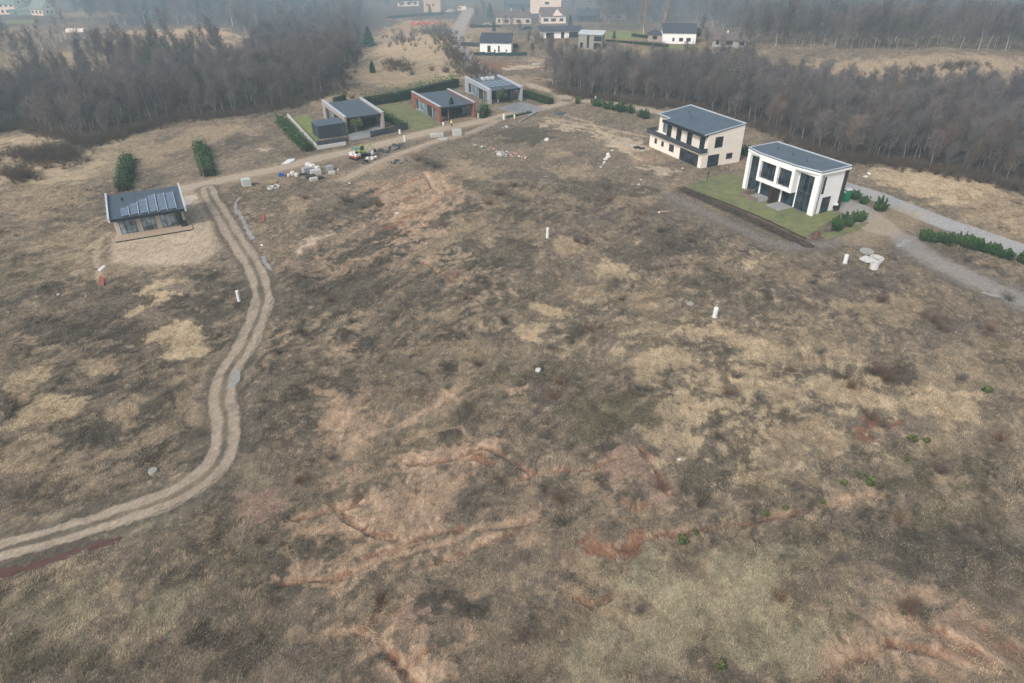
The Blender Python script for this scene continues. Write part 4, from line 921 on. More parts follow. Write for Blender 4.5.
def hedge(pts, wd, ht, label, col=(64, 92, 48), bump=.9, dens=90, cat='hedge', taper=False):
    P = [at(*p) for p in pts]; o = P[0]; z0 = base_z(o); Pp = []; Nn = []; hh = []; core = MB()
    for a, b in zip(P[:-1], P[1:]):
        d = b-a; d.z = 0; L_ = d.length; d.normalize(); nr_ = Vector((-d.y, d.x, 0))
        zc = base_z((a+b)/2)-z0
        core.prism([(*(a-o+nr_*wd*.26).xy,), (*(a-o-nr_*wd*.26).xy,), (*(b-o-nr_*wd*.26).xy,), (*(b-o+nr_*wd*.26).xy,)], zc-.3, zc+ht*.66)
        n = int(L_*dens*max(1, ht/2))
        s_ = rng.uniform(-.3, L_+.3, n); ph = s_*2*math.pi/bump; kb = np.abs(np.cos(ph/2+rng.rand()))
        an = rng.uniform(-.15, math.pi+.15, n); br = .78+.22*kb+.09*rng.randn(n)
        hmul = 1+.12*np.sin(s_*.9+1)+.16*kb+.1*np.sin(s_*2.3+2)
        ca = np.sign(np.cos(an))*np.abs(np.cos(an))**.8; sa = np.abs(np.sin(an))**.6
        off = ca*wd/2*br; zz = sa*ht*br*hmul
        zz = np.where(rng.rand(n) < .55, zz*rng.rand(n)**.5, zz)
        if taper: off = off*(1.15-.75*zz/ht)
        q_ = np.array([(a-o).x, (a-o).y, 0])[None]+np.array([d.x, d.y, 0])[None]*s_[:, None]+np.array([nr_.x, nr_.y, 0])[None]*off[:, None]; q_[:, 2] = zc+zz
        Pp.append(q_); Nn.append(np.stack([nr_.x*np.cos(an), nr_.y*np.cos(an), np.sin(an)], 1)); hh.append(zz/ht)
    Pp = np.concatenate(Pp); Nn = np.concatenate(Nn); hh = np.concatenate(hh)
    t = thing('hedge', label, cat, (o.x, o.y, z0))
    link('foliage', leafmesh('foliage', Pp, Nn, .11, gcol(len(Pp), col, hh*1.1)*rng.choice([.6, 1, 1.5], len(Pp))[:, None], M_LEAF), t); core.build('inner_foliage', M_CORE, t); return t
hedge([(129, 160), (126, 175), (123, 191)], 3.0, 2.3, 'dark green clipped hedge standing behind the solar-roofed cabin')
hedge([(200, 147), (204, 160), (209, 176)], 3.0, 2.2, 'dark green clipped hedge alone on the dry slope above the gravel road')
hedge([(280, 121), (293, 136), (309, 151)], 2.8, 2.0, 'dark green hedge outside the white wall of the bungalow lawn')
hedge([(361, 106), (395, 101), (420, 95), (457, 86)], 3.6, 3.4, 'tall dark conifer hedge behind the bungalow lawn and the brick house', bump=1.6)
hedge([(335, 104), (345, 101)], 2.4, 2.6, 'short conifer hedge end behind the pale brown bungalow', bump=1.4)
hedge([(381, 116), (392, 122), (404, 128)], 2.2, 1.9, 'green hedge along the right side of the pale brown bungalow')
hedge([(523, 95), (535, 99), (551, 104)], 3.0, 2.4, 'bushy hedge right of the light grey bungalow', bump=1.3)
hedge([(482, 118), (486, 112)], 2.4, 3.2, 'conifer clump in the gap between the brick and grey bungalows')
hedge([(507, 117.5), (530, 112.5)], .8, .5, 'knee-high hedge strip in front of the light grey bungalow')
for a_, b_, l_, h_ in (((470, 27), (500, 26.5), 'dark hedge row in front of the cream hipped house', 1.6), ((388, 18), (444, 14), 'low dark hedge along the far plot of the square cream house', 1.8), ((606, 40.5), (668, 47), 'long low hedge below the bright village lawn', 1.4), ((632, 36), (648, 38), 'row of small dark conifers by the far garage', 1.8)):
    hedge([a_, b_], 2.0, h_, l_, col=(64, 76, 62), dens=25)
def conifer(px, py, h, r, label, col=(50, 76, 46), n=2600, name='spruce_tree', cat='tree', tz=1.0):
    p_ = at(px, py); t = thing(name, label, cat, (p_.x, p_.y, base_z(p_)), rng.rand()*6)
    zz = rng.rand(n)**.8; layer = (zz*9) % 1; rad = r*(1-zz)**.75*(.72+.35*(1-layer)); an = rng.rand(n)*6.283; rad = rad*(1+.18*np.sin(an*5+zz*20))*np.sqrt(rng.uniform(.25, 1, n))
    P = np.stack([np.cos(an)*rad, np.sin(an)*rad, .08*h+zz*h*.92-.25*rad], 1); N = np.stack([np.cos(an), np.sin(an), .3+0*an], 1)
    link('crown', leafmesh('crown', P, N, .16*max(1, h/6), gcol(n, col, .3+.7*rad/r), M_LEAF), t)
    MB().tube((0, 0, -.3), (0, 0, h*.93), .02*h+.03, .02).build('trunk', M_STEM, t); return t
def leafy(px, py, h, r, label, col, n=1500, z0=.25, size=.12):
    p_ = at(px, py); t = thing('young_tree', label, 'tree', (p_.x, p_.y, base_z(p_)), rng.rand()*6)
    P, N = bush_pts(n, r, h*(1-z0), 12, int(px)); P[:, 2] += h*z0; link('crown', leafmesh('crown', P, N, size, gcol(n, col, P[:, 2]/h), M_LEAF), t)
    tr = [(np.array([0, 0, -.2]), np.array([.05, 0, h*.5]), .07, .05), (np.array([.05, 0, h*.5]), np.array([0, .1, h*.85]), .05, .02)]
    for k in range(6): a = k*1.05; tr.append((np.array([.03, 0, h*(.3+.06*k)]), np.array([math.cos(a)*r*.6, math.sin(a)*r*.6, h*(.45+.07*k)]), .03, .012))
    link('trunk', seg_mesh('trunk', tr, M_STEM, 5), t); return t
conifer(369, 45.5, 8.0, 3.2, 'dark green spruce at the edge of the left-hand wood', n=4200)
conifer(372.5, 72, 3.6, 1.2, 'small young spruce in the dry grass above the conifer hedge')
conifer(452, 117, 5.0, 1.7, 'dark spruce in front of the brick bungalow', col=(60, 78, 58))
conifer(588, 13, 8, 1.6, 'tall thin dark spruce in the far field left of the wood', n=1200) if False else None
conifer(490, 17, 7, 2.4, 'dark spruce beside the far village road', n=1500)
conifer(146, 22, 9, 2.4, 'lone dark spruce between the far fields on the left', n=1500)
leafy(357, 131, 4.0, 1.6, 'yellow-green young tree in front of the pale brown bungalow', (106, 112, 64))
leafy(503, 103, 4.6, 1.9, 'round olive-green tree in front of the light grey bungalow', (86, 96, 62))
leafy(694, 41, 6.5, 2.4, 'olive evergreen at the right side of the white gable house', (72, 84, 56), 1200, size=.2)
for px, py, h_, l_ in ((290, 40, 7, 'small olive pine crown showing in the left-hand wood'), (728, 100, 8, 'pale olive pine low in the right-hand wood'), (732, 72, 8, 'olive pine in the middle of the right-hand wood')):
    leafy(px, py+8, h_+3, 2.8, l_, (104, 104, 84), 900, .45, .2)
# ------------------------------------------------------------------ birches standing clear of the woods
def birch(px, py, h, label, group, k=3):
    p_ = at(px, py); s_ = h/protos[k][2]
    t = thing('birch_tree', label, 'tree', (p_.x, p_.y, float(Z(p_.x, p_.y))), rng.rand()*6, group)
    link('trunk', BIR[k][0], t); link('crown', BIR[k][1], t); t.scale = (s_, s_, s_)
BIR = {}
for k in (3, 6):
    tr, cr = tree_segs(protos[k][2], .2, 16, np.random.RandomState(300+k)); cr = [(a, b, max(r0, .02), max(r1, .015)) for a, b, r0, r1 in cr]; tr = [(a, b, r0*1.3, r1*1.3) for a, b, r0, r1 in tr]
    BIR[k] = (seg_mesh('birch_trunk', tr, mat('white_birch_bark', (226, 226, 222), .8, .15, 5), 6), seg_mesh('birch_crown', cr, mat('pale_birch_twigs', (156, 144, 140), .9, .2, 1), 3, False))
for i, (px, h_) in enumerate([(593, 8), (597, 9.5), (601, 7.5), (606, 9), (612, 8.5), (618, 9.5), (622, 8), (628, 9), (570, 7.5), (558, 7), (552, 7.5)]):
    birch(px, 75+rng.randint(-4, 4), h_, 'white-stemmed birch in the clump below the boxy grey house', 'birches below the boxy grey house', (3, 6)[i % 2])
for i, (px, py, h_) in enumerate([(643, 37, 14), (663, 36, 13)]): birch(px, py, h_, ['tall birch left of the far brown garage', 'tall birch directly behind the far brown garage'][i], None, 6)
for px, py in ((8, 60), (20, 58), (28, 57), (43, 50), (55, 47), (62, 42), (66, 39), (111, 50), (118, 48), (126, 25), (145, 23), (186, 20), (193, 22), (196, 20), (219, 48), (258, 33), (277, 30), (245, 30), (233, 26)):
    birch(px, py, rng.uniform(8, 12), 'thin white-stemmed birch rising from the far left wood', 'birches in the far left wood', (3, 6)[px % 2])
for i, (px, py, h_) in enumerate([(476, 22, 8), (484, 20, 9), (505, 30, 7), (512, 31, 7), (520, 33, 6), (536, 50, 7), (542, 55, 8), (548, 58, 8), (552, 52, 7), (560, 60, 8), (566, 55, 7), (533, 60, 6), (528, 46, 6), (598, 28, 9), (606, 26, 10), (616, 24, 10), (628, 26, 9), (700, 38, 9), (706, 46, 8), (720, 52, 8), (738, 50, 8), (746, 46, 9), (572, 12, 9), (590, 10, 10), (516, 8, 9), (528, 5, 10), (484, 8, 10), (436, 8, 9), (412, 8, 9), (400, 10, 9), (388, 12, 9), (557, 72, 7), (545, 76, 6), (575, 66, 7), (640, 30, 9)]):
    q_ = at(px, py); t = copy_thing(src[(0, 1, 4, 7, 2)[i % 5]], (q_.x, q_.y, float(Z(q_.x, q_.y))), i*1.3, h_/13, 'leafless garden tree standing among the far village houses', 'leafless trees in the far village')
for i, (px, py, h_, l_) in enumerate([(430, 14, 5, 'dark conifer right of the square cream house'), (494, 31, 4, 'small dark conifer below the cream hipped house'), (523, 20, 6, 'dark conifer between the cream hipped house and the tall white house'), (600, 46, 4, 'dark conifer at the right wall of the boxy grey house'), (570, 26, 5, 'dark conifer beside the steep brown gable house'), (614, 38, 3, 'small conifer on the bright village lawn')]):
    conifer(px, py, h_, h_*.28, l_, n=900)
# ------------------------------------------------------------------ leafless shrubs on the open field
def shrub_segs(h, seed, n=16):
    rs = np.random.RandomState(seed); out = []
    def go(p, d, L, r, l):
        for i in range(3):
            e = p+d/np.linalg.norm(d)*L/3; out.append((p, e, r, r*.75)); 
            if l < 2:
                for _ in range(2): v_ = rs.randn(3)*.6; go(p+(e-p)*rs.rand(), d+v_, L*.5, r*.6, l+1)
            p = e; r *= .75; d = d+rs.randn(3)*.15
    for k in range(n):
        a = rs.rand()*6.28; go(np.array([rs.randn()*.12, rs.randn()*.12, -.1]), np.array([math.cos(a)*.45, math.sin(a)*.45, 1.]), h*rs.uniform(.6, 1), .018, 0)
    return out
M_SHR = [mat('brown_shrub_twigs', (112, 98, 86), .95, .2, 1, rnd=.25), mat('grey_shrub_twigs', (112, 106, 98), .95, .2, 1, rnd=.25), mat('rusty_shrub_twigs', (128, 102, 82), .95, .2, 1, rnd=.2)]
BSH = [seg_mesh('twigs', shrub_segs(1.5, 40+k), M_SHR[k % 3], 3, False) for k in range(6)]
FB = """347 203 1.3;362 207 1.5;378 204 1.3;306 201 1.2;428 163 1.8;418 160 1.5;436 167 1.4;371 192 1;500 196 1.5;515 187 1.4;523 200 1.3;489 205 1.4;585 246 1.5;576 243 1.2;884 380 1.5;874 374 1.3;897 383 1.2;850 388 1.3
842 379 1.1;790 300 1;662 488 1;701 503 .9;640 500 .9;908 608 1.2;914 611 1;966 262 1;932 322 1.2;880 300 1.2;868 285 1;728 396 1;735 376 1;700 505 .7;870 417 1;882 424 .9;640 392 .8;553 397 1;446 371 1;702 150 1.2
640 215 1;660 232 1;690 240 1;610 200 1;30 130 2;36 160 2;46 168 1.8;24 168 1.7;60 158 2;10 176 1.6;7 170 1.8;398 65 2;406 70 1.8;390 62 1.8;412 74 2;396 38 2;404 42 2;412 36 1.8;432 70 1.6;446 72 1.6;455 68 1.6;352 98 1.6;345 94 1.6;812 283 1;950 247 .8;985 250 .8;1008 300 1.2;990 330 1.2;943 330 1.2;820 352 1;560 380 .8;478 365 .9;300 330 .9;330 300 .9;352 322 .9;280 355 .9;300 480 .8;262 540 .9;330 455 .9;465 300 .9;505 320 1;550 350 .9;590 330 .9;622 300 .9;760 400 .9;790 370 .9;720 440 .9;960 380 1;1000 440 1;940 470 1;840 560 .8;900 520 .9;980 530 .9;610 450 .9;560 500 .8;500 480 .8;470 610 .8;380 600 .7;520 640 .7;640 610 .7;780 600 .8"""
for i, row in enumerate(FB.replace('\n', ';').split(';')):
    px, py, s_ = map(float, row.split()); p_ = at(px, py); t = bpy.data.objects.new('bare_shrub', BSH[i % 6]); C.objects.link(t)
    t.location = (p_.x, p_.y, base_z(p_)); t.rotation_euler.z = rng.rand()*6; t.scale = (s_*1.25, s_*1.25, s_*.8)
    where = 'on the slope by the woods above the houses' if py < 180 else ('in the upper half of the dry field' if py < 340 else 'in the lower half of the dry field')
    tag(t, ['brown', 'grey', 'rusty brown'][i % 3]+' leafless shrub growing '+where, 'shrub', 'leafless shrubs scattered over the field')
# brush strip left of the straight road and at the wood fringes
bp_ = []
line = wp([(438, 24), (446, 36), (456, 52), (470, 68), (490, 78)])
for k in range(420):
    j = rng.randint(0, 4); a, b = line[j], line[j+1]; t_ = rng.rand(); bp_.append((a[0]+(b[0]-a[0])*t_+rng.randn()*3-1, a[1]+(b[1]-a[1])*t_+rng.randn()*5))
for poly in (WOODL[:13], WOODR[1:11]):
    for k in range(500):
        j = rng.randint(0, len(poly)-1); a, b = poly[j], poly[j+1]; t_ = rng.rand(); bp_.append((a[0]+(b[0]-a[0])*t_+rng.randn()*1.8, a[1]+(b[1]-a[1])*t_+rng.randn()*1.8+1))
for cx, cy, rx, ry, n in ((405, 40, 20, 8, 60), (398, 66, 18, 6, 50), (425, 32, 15, 4, 30), (48, 156, 40, 9, 190), (20, 176, 20, 6, 40), (900, 72, 40, 4, 40), (960, 66, 30, 3, 40)):
    for k in range(n): q_ = at(cx+rng.randn()*rx*.5, cy+rng.randn()*ry*.5); bp_.append((q_.x, q_.y))
segs = []
tmpl = [shrub_segs(1.7, 60+k, 7) for k in range(4)]
SP0 = [np.array([s[0] for s in t]) for t in tmpl]; SP1 = [np.array([s[1] for s in t]) for t in tmpl]; SR = [(np.array([s[2] for s in t]), np.array([s[3] for s in t])) for t in tmpl]
A0 = []; A1 = []; R0 = []; R1 = []
for i, (x, y) in enumerate(bp_):
    k = i % 4; o_ = np.array([x, y, float(Z(x, y))]); s_ = rng.uniform(.7, 1.6); a = rng.rand()*6; rm = np.array([[math.cos(a), -math.sin(a), 0], [math.sin(a), math.cos(a), 0], [0, 0, 1]])*s_
    A0.append(SP0[k] @ rm.T+o_); A1.append(SP1[k] @ rm.T+o_); R0.append(SR[k][0]*1.6); R1.append(SR[k][1]*1.6)
segs = list(zip(np.concatenate(A0), np.concatenate(A1), np.concatenate(R0), np.concatenate(R1)))
tag(link('brushwood', seg_mesh('brushwood', segs, M_SHR[0], 3, False)), 'low tangled brown brushwood fringing the woods and the straight road', 'brushwood', None, 'stuff')
print('brush', len(segs))
# young green seedlings
P, N = bush_pts(420, .38, .6, 8, 77); sd_me = leafmesh('seedling', P, N, .06, gcol(420, (96, 106, 62), P[:, 2]/.6), M_LEAF)
SDL = [(683, 541), (695, 532), (764, 516), (785, 510), (823, 503), (844, 485), (871, 482), (857, 473), (911, 439), (926, 442), (908, 460), (987, 393), (721, 668), (681, 538)]
where = ['by the red soil patch', 'right of the red soil patch', 'on the faint line of green shoots', 'on the faint line of green shoots', 'on the faint line of green shoots', 'on the faint line of green shoots', 'largest on the pale grass right of centre', 'on the faint line of green shoots', 'below the small red scar', 'below the small red scar', 'below the small red scar', 'alone near the right edge of the field', 'alone in the pale grass at the bottom', 'by the red soil patch']
for i, (px, py) in enumerate(SDL):
    p_ = at(px, py); t = bpy.data.objects.new('green_seedling', sd_me); C.objects.link(t); s_ = [1.3, .9, 1, .9, .8, .9, 1.6, .9, 1.4, 1.1, .8, 1.4, 1, 1][i]
    t.location = (p_.x, p_.y, base_z(p_)); t.rotation_euler.z = i; t.scale = (s_, s_, s_); tag(t, 'small bright green young bush '+where[i], 'bush', 'bright green young bushes in the field')
# ------------------------------------------------------------------ dry grass thatch over the field
print('grass...')
NT = 240000
u = rng.rand(NT); dd = 24*(130/24)**u; aa = rng.uniform(-.80, .80, NT)
yy = dd; xx = rng.uniform(-1, 1, NT)*(.62*yy+22)
keep = (yy < 150)
xx, yy = xx[keep], yy[keep]
cc, tt = colour(xx, yy)
lum = cc.mean(1); redness = cc[:, 0]/(cc[:, 2]+1e-6)
rm_ = roadmasks(xx, yy); pdv = polydist(xx, yy, PAD)
bare = tt
k = (rm_ < .25) & (pdv > .5) & (rng.rand(len(xx)) > bare*1.05)
for (ax, ay, r_) in ((hW.location.x+2, hW.location.y+9, 15), (hE.location.x, hE.location.y+9, 13), (hL.location.x+5, hL.location.y+4, 8)): k &= np.hypot(xx-ax, yy-ay) > r_
xx, yy, cc = xx[k], yy[k], cc[k]
n = len(xx); NB = 7
zz = height(xx, yy)
dirn = 6.28*fbm(xx, yy, 7, 3, 91)*1.6+R(55)
X = np.repeat(xx, NB)+rng.randn(n*NB)*.16; Y = np.repeat(yy, NB)+rng.randn(n*NB)*.16; Zb = np.repeat(zz, NB)-.02
az_ = np.repeat(dirn, NB)+rng.randn(n*NB)*.9; tall = np.repeat(.6+.7*ss(-.3, .5, fbm(xx, yy, 5, 3, 92)), NB)
Lb = rng.uniform(.12, .38, n*NB)*tall; el = rng.uniform(.25, 1.15, n*NB)
dx_, dy_, dz_ = np.cos(az_)*np.cos(el)*Lb, np.sin(az_)*np.cos(el)*Lb, np.sin(el)*Lb*.75
wv = rng.uniform(.010, .020, n*NB)*(1+np.hypot(X, Y)/90); px_, py_ = -np.sin(az_)*wv, np.cos(az_)*wv
V = np.empty((n*NB, 3, 3), np.float32)
V[:, 0] = np.stack([X-px_, Y-py_, Zb], 1); V[:, 1] = np.stack([X+px_, Y+py_, Zb], 1); V[:, 2] = np.stack([X+dx_, Y+dy_, Zb+dz_], 1)
bc = np.repeat(cc, NB, 0)*rng.lognormal(0.03, .24, (n*NB, 1)); strw = (rng.rand(n*NB, 1) < .12)
bc = np.where(strw, bc*.45+PAL['light'][None]*.62, bc)*np.repeat(rng.uniform(.8, 1.2, (n, 1)), NB, 0)
bc = np.clip(bc, .01, .8)
gm_ = fast_mesh('dry_grass', V.reshape(-1, 3), np.arange(n*NB*3).reshape(-1, 3), 3, None or vmat('dry_grass', 1.2, .15, .0), np.repeat(bc, 3, 0), False)
tag(link('dry_grass', gm_), 'matted dry winter grass covering the open field', 'grass', None, 'stuff')
print('blades', n*NB)
# ------------------------------------------------------------------ lawns, paving, water
def polysheet(name, px, colk, res=.3, lift=.045, ragged=.35, m=None, var=.18):
    poly = wp(px)
    def cf(x, y): f = fbm(x, y, 1.8, 4, 55)+.6*fbm(x, y, 7, 2, 56); return np.clip(PAL[colk][None]*(1+var*f[:, None]*1.6)*(1+.12*np.stack([f, 0*f, -f], 1)), .01, 1)
    return sheet(name, lambda X, Y: (polydist(X, Y, poly)+ragged*fbm(X, Y, 1.2, 3, 57)) < 0, *bb(poly, 1), res, m or M_LAWN, lift, cf)
M_LAWN = vmat('mown_grass', 4, .2, .02)
polysheet('lawn', [(685, 187), (706, 177), (728, 173), (745, 176), (812, 208), (836, 211), (842, 216), (830, 222), (818, 230), (806, 238), (760, 216), (720, 201)], 'lawn')
polysheet('lawn', [(818, 234), (862, 222), (872, 222), (858, 231), (826, 240)], 'lawn')
polysheet('lawn', [(292, 117), (306, 114), (318, 123), (320, 137), (317, 143), (303, 130)], 'grass')
polysheet('lawn', [(377, 105), (406, 102), (438, 122), (434, 127), (410, 131), (398, 124), (384, 115)], 'lawn')
polysheet('lawn', [(602, 33), (620, 30), (650, 32), (646, 39), (622, 39), (605, 37)], 'grass', .8)
polysheet('lawn', [(2, 20), (36, 19), (38, 23), (4, 24)], 'grass', 1.2)
polysheet('lawn', [(640, 44), (690, 44), (706, 48), (650, 48)], 'lawn', .8)
polysheet('driveway', [(350, 141), (347, 134), (381, 124), (386, 129), (372, 137)], 'pave', .3, .05, .05)
polysheet('driveway', [(495, 108), (521, 101), (545, 108), (530, 116), (512, 112)], 'pave', .3, .05, .1)
def bed(X, Y): return (pd(X, Y, BEDL)[0]+.35*fbm(X, Y, 1.5, 3, 59)) < 1.15
BEDL = wp([(685, 190), (720, 205), (760, 223), (808, 245)])
PAL['pave'] = np.array(lin((112, 117, 122)))
PAL['bed'] = np.array(lin((78, 70, 62)))
def bedcol(X, Y): f = fbm(X, Y, .9, 4, 62)+.5*fbm(X, Y, 4, 2, 63); return np.clip(PAL['bed'][None]*(1+.8*f[:, None]), .01, 1)
sheet('soil_bed', bed, *bb(BEDL, 2), .2, M_LAWN, .05, bedcol)
low_wall([(684, 187.5), (720, 201), (760, 217), (806, 239)], .22, mat('dark_edging', (72, 66, 60), .9, .2, 3), 'dark timber edging between the lawn and the dark soil bed', 'lawn_edging', .12)
def watermat(name, col, rough=.12):
    m, nt, b = nmat(name); n = nt.nodes.new('ShaderNodeTexNoise'); n.inputs['Scale'].default_value = .8; r = nt.nodes.new('ShaderNodeValToRGB'); c = lin(col)
    tc = nt.nodes.new('ShaderNodeTexCoord'); nt.links.new(tc.outputs['Object'], n.inputs['Vector'])
    r.color_ramp.elements[0].color = (*[v*.7 for v in c], 1); r.color_ramp.elements[1].color = (*[min(1, v*1.3) for v in c], 1); nt.links.new(n.outputs['Fac'], r.inputs['Fac']); nt.links.new(r.outputs[0], b.inputs['Base Color'])
    b.inputs['Roughness'].default_value = rough; b.inputs['Specular IOR Level'].default_value = .45; return m
M_PUD = watermat('puddle_water', (150, 149, 145), .38); M_RED = watermat('muddy_water', (96, 66, 56), .35)
def wet(name, pts, hw, m, rag=.5): P = smooth_line(wp(pts), 5); return sheet(name, lambda X, Y: (pd(X, Y, P)[0]+rag*fbm(X, Y, 1.6, 3, 58)) < hw, *bb(P, 2), .12, m, .05)
wet('puddle', [(239, 198), (235, 207), (241, 216), (246, 226), (252, 238)], .42, M_PUD); wet('puddle', [(263, 257), (266, 263), (271, 270)], .42, M_PUD, .3)
wet('puddle', [(236, 370), (236, 378), (233, 386)], .5, M_PUD, .5); wet('stream', [(-30, 580), (10, 571), (50, 560), (80, 550), (116, 541)], .55, M_RED, .7)
wet('puddle', [(898, 246), (908, 240)], .6, M_PUD, .6); wet('puddle', [(985, 293), (1015, 300)], .5, M_PUD, .6)
# ------------------------------------------------------------------ white risers standing in the field
WPL = mat('white_plastic', (226, 228, 226), .5, .04, 3); CAPM = mat('grey_cap', (170, 176, 178), .6, .1, 3)
def riser(px, py, h, r, label):
    p = at(px, py); t = thing('utility_riser', label, 'riser pipe', (p.x, p.y, base_z(p)), 0, 'white utility risers'); r *= .82; h *= .95
    MB().lathe([(r, -.3), (r, h*.93), (r*1.02, h*.935), (r*.9, h*.985), (r*.5, h)], k=14).build('pipe', WPL, t, smooth=False)
    MB().lathe([(r*1.25, -.05), (r*1.25, .06), (r*1.03, .08)], k=14).build('collar', CAPM, t); t.rotation_euler = (rng.randn()*.03, rng.randn()*.03, 0)
for px, py, h, r, l in ((547.5, 238, 2.0, .28, 'white upright pipe alone in the middle of the upper field'), (714, 319, 1.55, .38, 'white upright pipe next to the small grey manhole disc'), (845, 262, 1.5, .38, 'white upright pipe left of the heap of concrete rings'), (239.5, 302, 1.7, .26, 'white upright pipe beside the bend of the dirt track'),
    (400, 133.5, 1.1, .32, 'stubby white pipe right against the end of the dark street fence'), (405, 141, 1.5, .3, 'white pipe on the road verge facing the dark street fence'), (504, 119, 1.5, .36, 'thickest white pipe on the verge in front of the grey bungalow'), (514.5, 118, 1.1, .25, 'thin short white pipe right of the thick one on the verge'),
    (478.5, 117, 1.2, .3, 'white pipe at the right corner of the brick bungalow'), (443.5, 125, .9, .28, 'short white pipe left of the person in the yellow vest'), (595.5, 99, 1.0, .25, 'small white pipe among the roadside pines')): riser(px, py, h, r, l)
# ------------------------------------------------------------------ concrete rings and slabs
def ring(px, py, R_, h, label, tilt=0, z=0, m=None, group='concrete well rings'):
    p = at(px, py); mb = MB(); k = 20; prof = [(R_, 0), (R_, h), (R_*.82, h), (R_*.82, 0)]
    for (r_, zz) in prof:
        for i in range(k): a = 6.2832*i/k; mb.v.append((r_*math.cos(a), r_*math.sin(a), zz))
    for j in range(4):
        for i in range(k): q = (i+1) % k; j2 = (j+1) % 4; mb.f.append((j*k+i, j*k+q, j2*k+q, j2*k+i))
    o = mb.build('concrete_ring', m or CONCW); o.location = (p.x, p.y, base_z(p)+z); o.rotation_euler = (tilt, tilt*.4, 0); tag(o, label, 'concrete ring', group)
def disc(px, py, R_, h, label, m=None, tilt=0, name='manhole_cover', cat='manhole cover'):
    p = at(px, py); o = MB().lathe([(R_, -.05), (R_, h), (R_*.97, h+.02), (R_*.3, h+.025), (R_*.28, h+.05)], k=20).build(name, m or CONC); o.location = (p.x, p.y, base_z(p)+.12); o.rotation_euler = (tilt, 0, 0); tag(o, label, cat)
ring(875.5, 261, 1.0, .6, 'white open concrete ring, right one of the heap by the track fork', .08); ring(873.5, 268.5, .62, 1.0, 'small white concrete ring at the front of the heap by the track fork')
disc(866.5, 252, 1.05, .16, 'grey round concrete lid at the back of the ring heap', CONC, .05, 'concrete_disc', 'concrete disc')
for (px, py, sx, sy, rz, l) in ((865, 259, 1.5, 1.0, .5, 'white concrete slab lying left of the open ring'), (869, 262.5, 1.2, .8, -.3, 'small white concrete slab in front of the open ring')):
    p = at(px, py); o = MB().box(-sx/2, sx/2, -sy/2, sy/2, 0, .3).build('concrete_slab', CONCW, None, .03); o.location = (p.x, p.y, base_z(p)+.05); o.rotation_euler = (.06, -.08, rz); tag(o, l, 'concrete slab')
disc(538, 373, .32, .16, 'round white manhole lid in the centre of the field', CONCW); disc(690, 304, .48, .12, 'grey manhole disc left of a white upright pipe', CONC); disc(153, 471, .42, .28, 'pale grey concrete lid beside the track bend at lower left', CONC)
ring(271, 189, .6, .5, 'pale concrete ring left one of the pair below the gravel road', .1, group='pale rings below the gravel road'); ring(276.5, 188, .6, .4, 'pale concrete ring right one of the pair below the gravel road', .3, group='pale rings below the gravel road')
# ------------------------------------------------------------------ boulders and rubble
def rock_me(seed, m):
    bm = bmesh.new(); bmesh.ops.create_icosphere(bm, subdivisions=2, radius=.5); rs = np.random.RandomState(seed); o = rs.rand(3)*20
    for v in bm.verts:
        n = float(pn(np.array([v.co.x*1.6+o[0]]), np.array([v.co.y*1.6+v.co.z*1.3+o[1]]), 3)[0]); v.co *= 1+.55*n; v.co.z = v.co.z*.72+.22
    me = bpy.data.meshes.new('boulder'); bm.to_mesh(me); bm.free(); me.materials.append(m); return me
RM = {c: [rock_me(k+i*5, mat(c+'_boulder', col, .95, .28, 3, bump=.02, rnd=.25)) for k in range(3)] for i, (c, col) in enumerate({'grey': (132, 130, 126), 'dark': (74, 78, 80), 'white': (214, 212, 206), 'reddish': (168, 140, 126)}.items())}
def rock(px, py, s, c, label, group=None, fl=1.0):
    p = at(px, py); o = bpy.data.objects.new('boulder', RM[c][rng.randint(0, 3)]); C.objects.link(o); o.location = (p.x, p.y, base_z(p)-.02); o.rotation_euler = (0, 0, rng.rand()*6); o.scale = (s*rng.uniform(.8, 1.3), s*rng.uniform(.8, 1.2), s*fl*rng.uniform(.7, 1.1)); tag(o, label, 'boulder', group)
def rocks(n, x0, y0, x1, y1, jx, jy, s0, s1, cs, label, group):
    for i in range(n): t_ = (i+rng.rand())/n; rock(x0+(x1-x0)*t_+rng.randn()*jx, y0+(y1-y0)*t_+rng.randn()*jy, rng.uniform(s0, s1), cs[rng.randint(len(cs))], label, group)
rocks(26, 377, 153, 405, 144, .6, 1.3, .5, 1.2, ['dark', 'dark', 'grey'], 'dark boulder in the long row along the gravel road', 'dark boulder row along the gravel road')
rocks(20, 386, 163, 408, 160, 1, 1.2, .3, .7, ['grey', 'dark'], 'small grey stone in the loose strip below the dark boulder row', 'grey stones below the dark boulder row')
rocks(12, 472, 145, 489, 149, .6, .9, .3, .75, ['white', 'grey'], 'pale stone in the short row left of the largest pale boulder', 'pale stones left of the largest boulder')
rocks(26, 492, 150, 527, 157, 1, 1.8, .3, .7, ['reddish', 'white', 'grey', 'reddish'], 'reddish or pale stone scattered right of the largest pale boulder', 'reddish stones right of the largest boulder')
rocks(14, 541, 163, 563, 167, 1, 1.4, .2, .4, ['reddish', 'grey'], 'small pinkish stone in the faint scatter in the upper field', 'small pinkish stones in the upper field')
rocks(13, 611, 150, 601, 167, .7, 1, .3, .8, ['white', 'grey', 'white'], 'whitish stone in the line down the bank left of the cream house', 'whitish stones left of the cream house')
rock(501, 155, 1.7, 'white', 'largest pale boulder, squarish, standing in the scattered stones'); rock(546.5, 140, 1.0, 'white', 'single white boulder on the dark patch below the road bend'); rock(593, 137, .9, 'reddish', 'single buff boulder beside the wheel tracks')
rock(503, 127.5, .9, 'grey', 'left one of two grey boulders on the grass by the brick bungalow path'); rock(506, 127, .8, 'white', 'right one of two boulders, the paler, by the brick bungalow path')
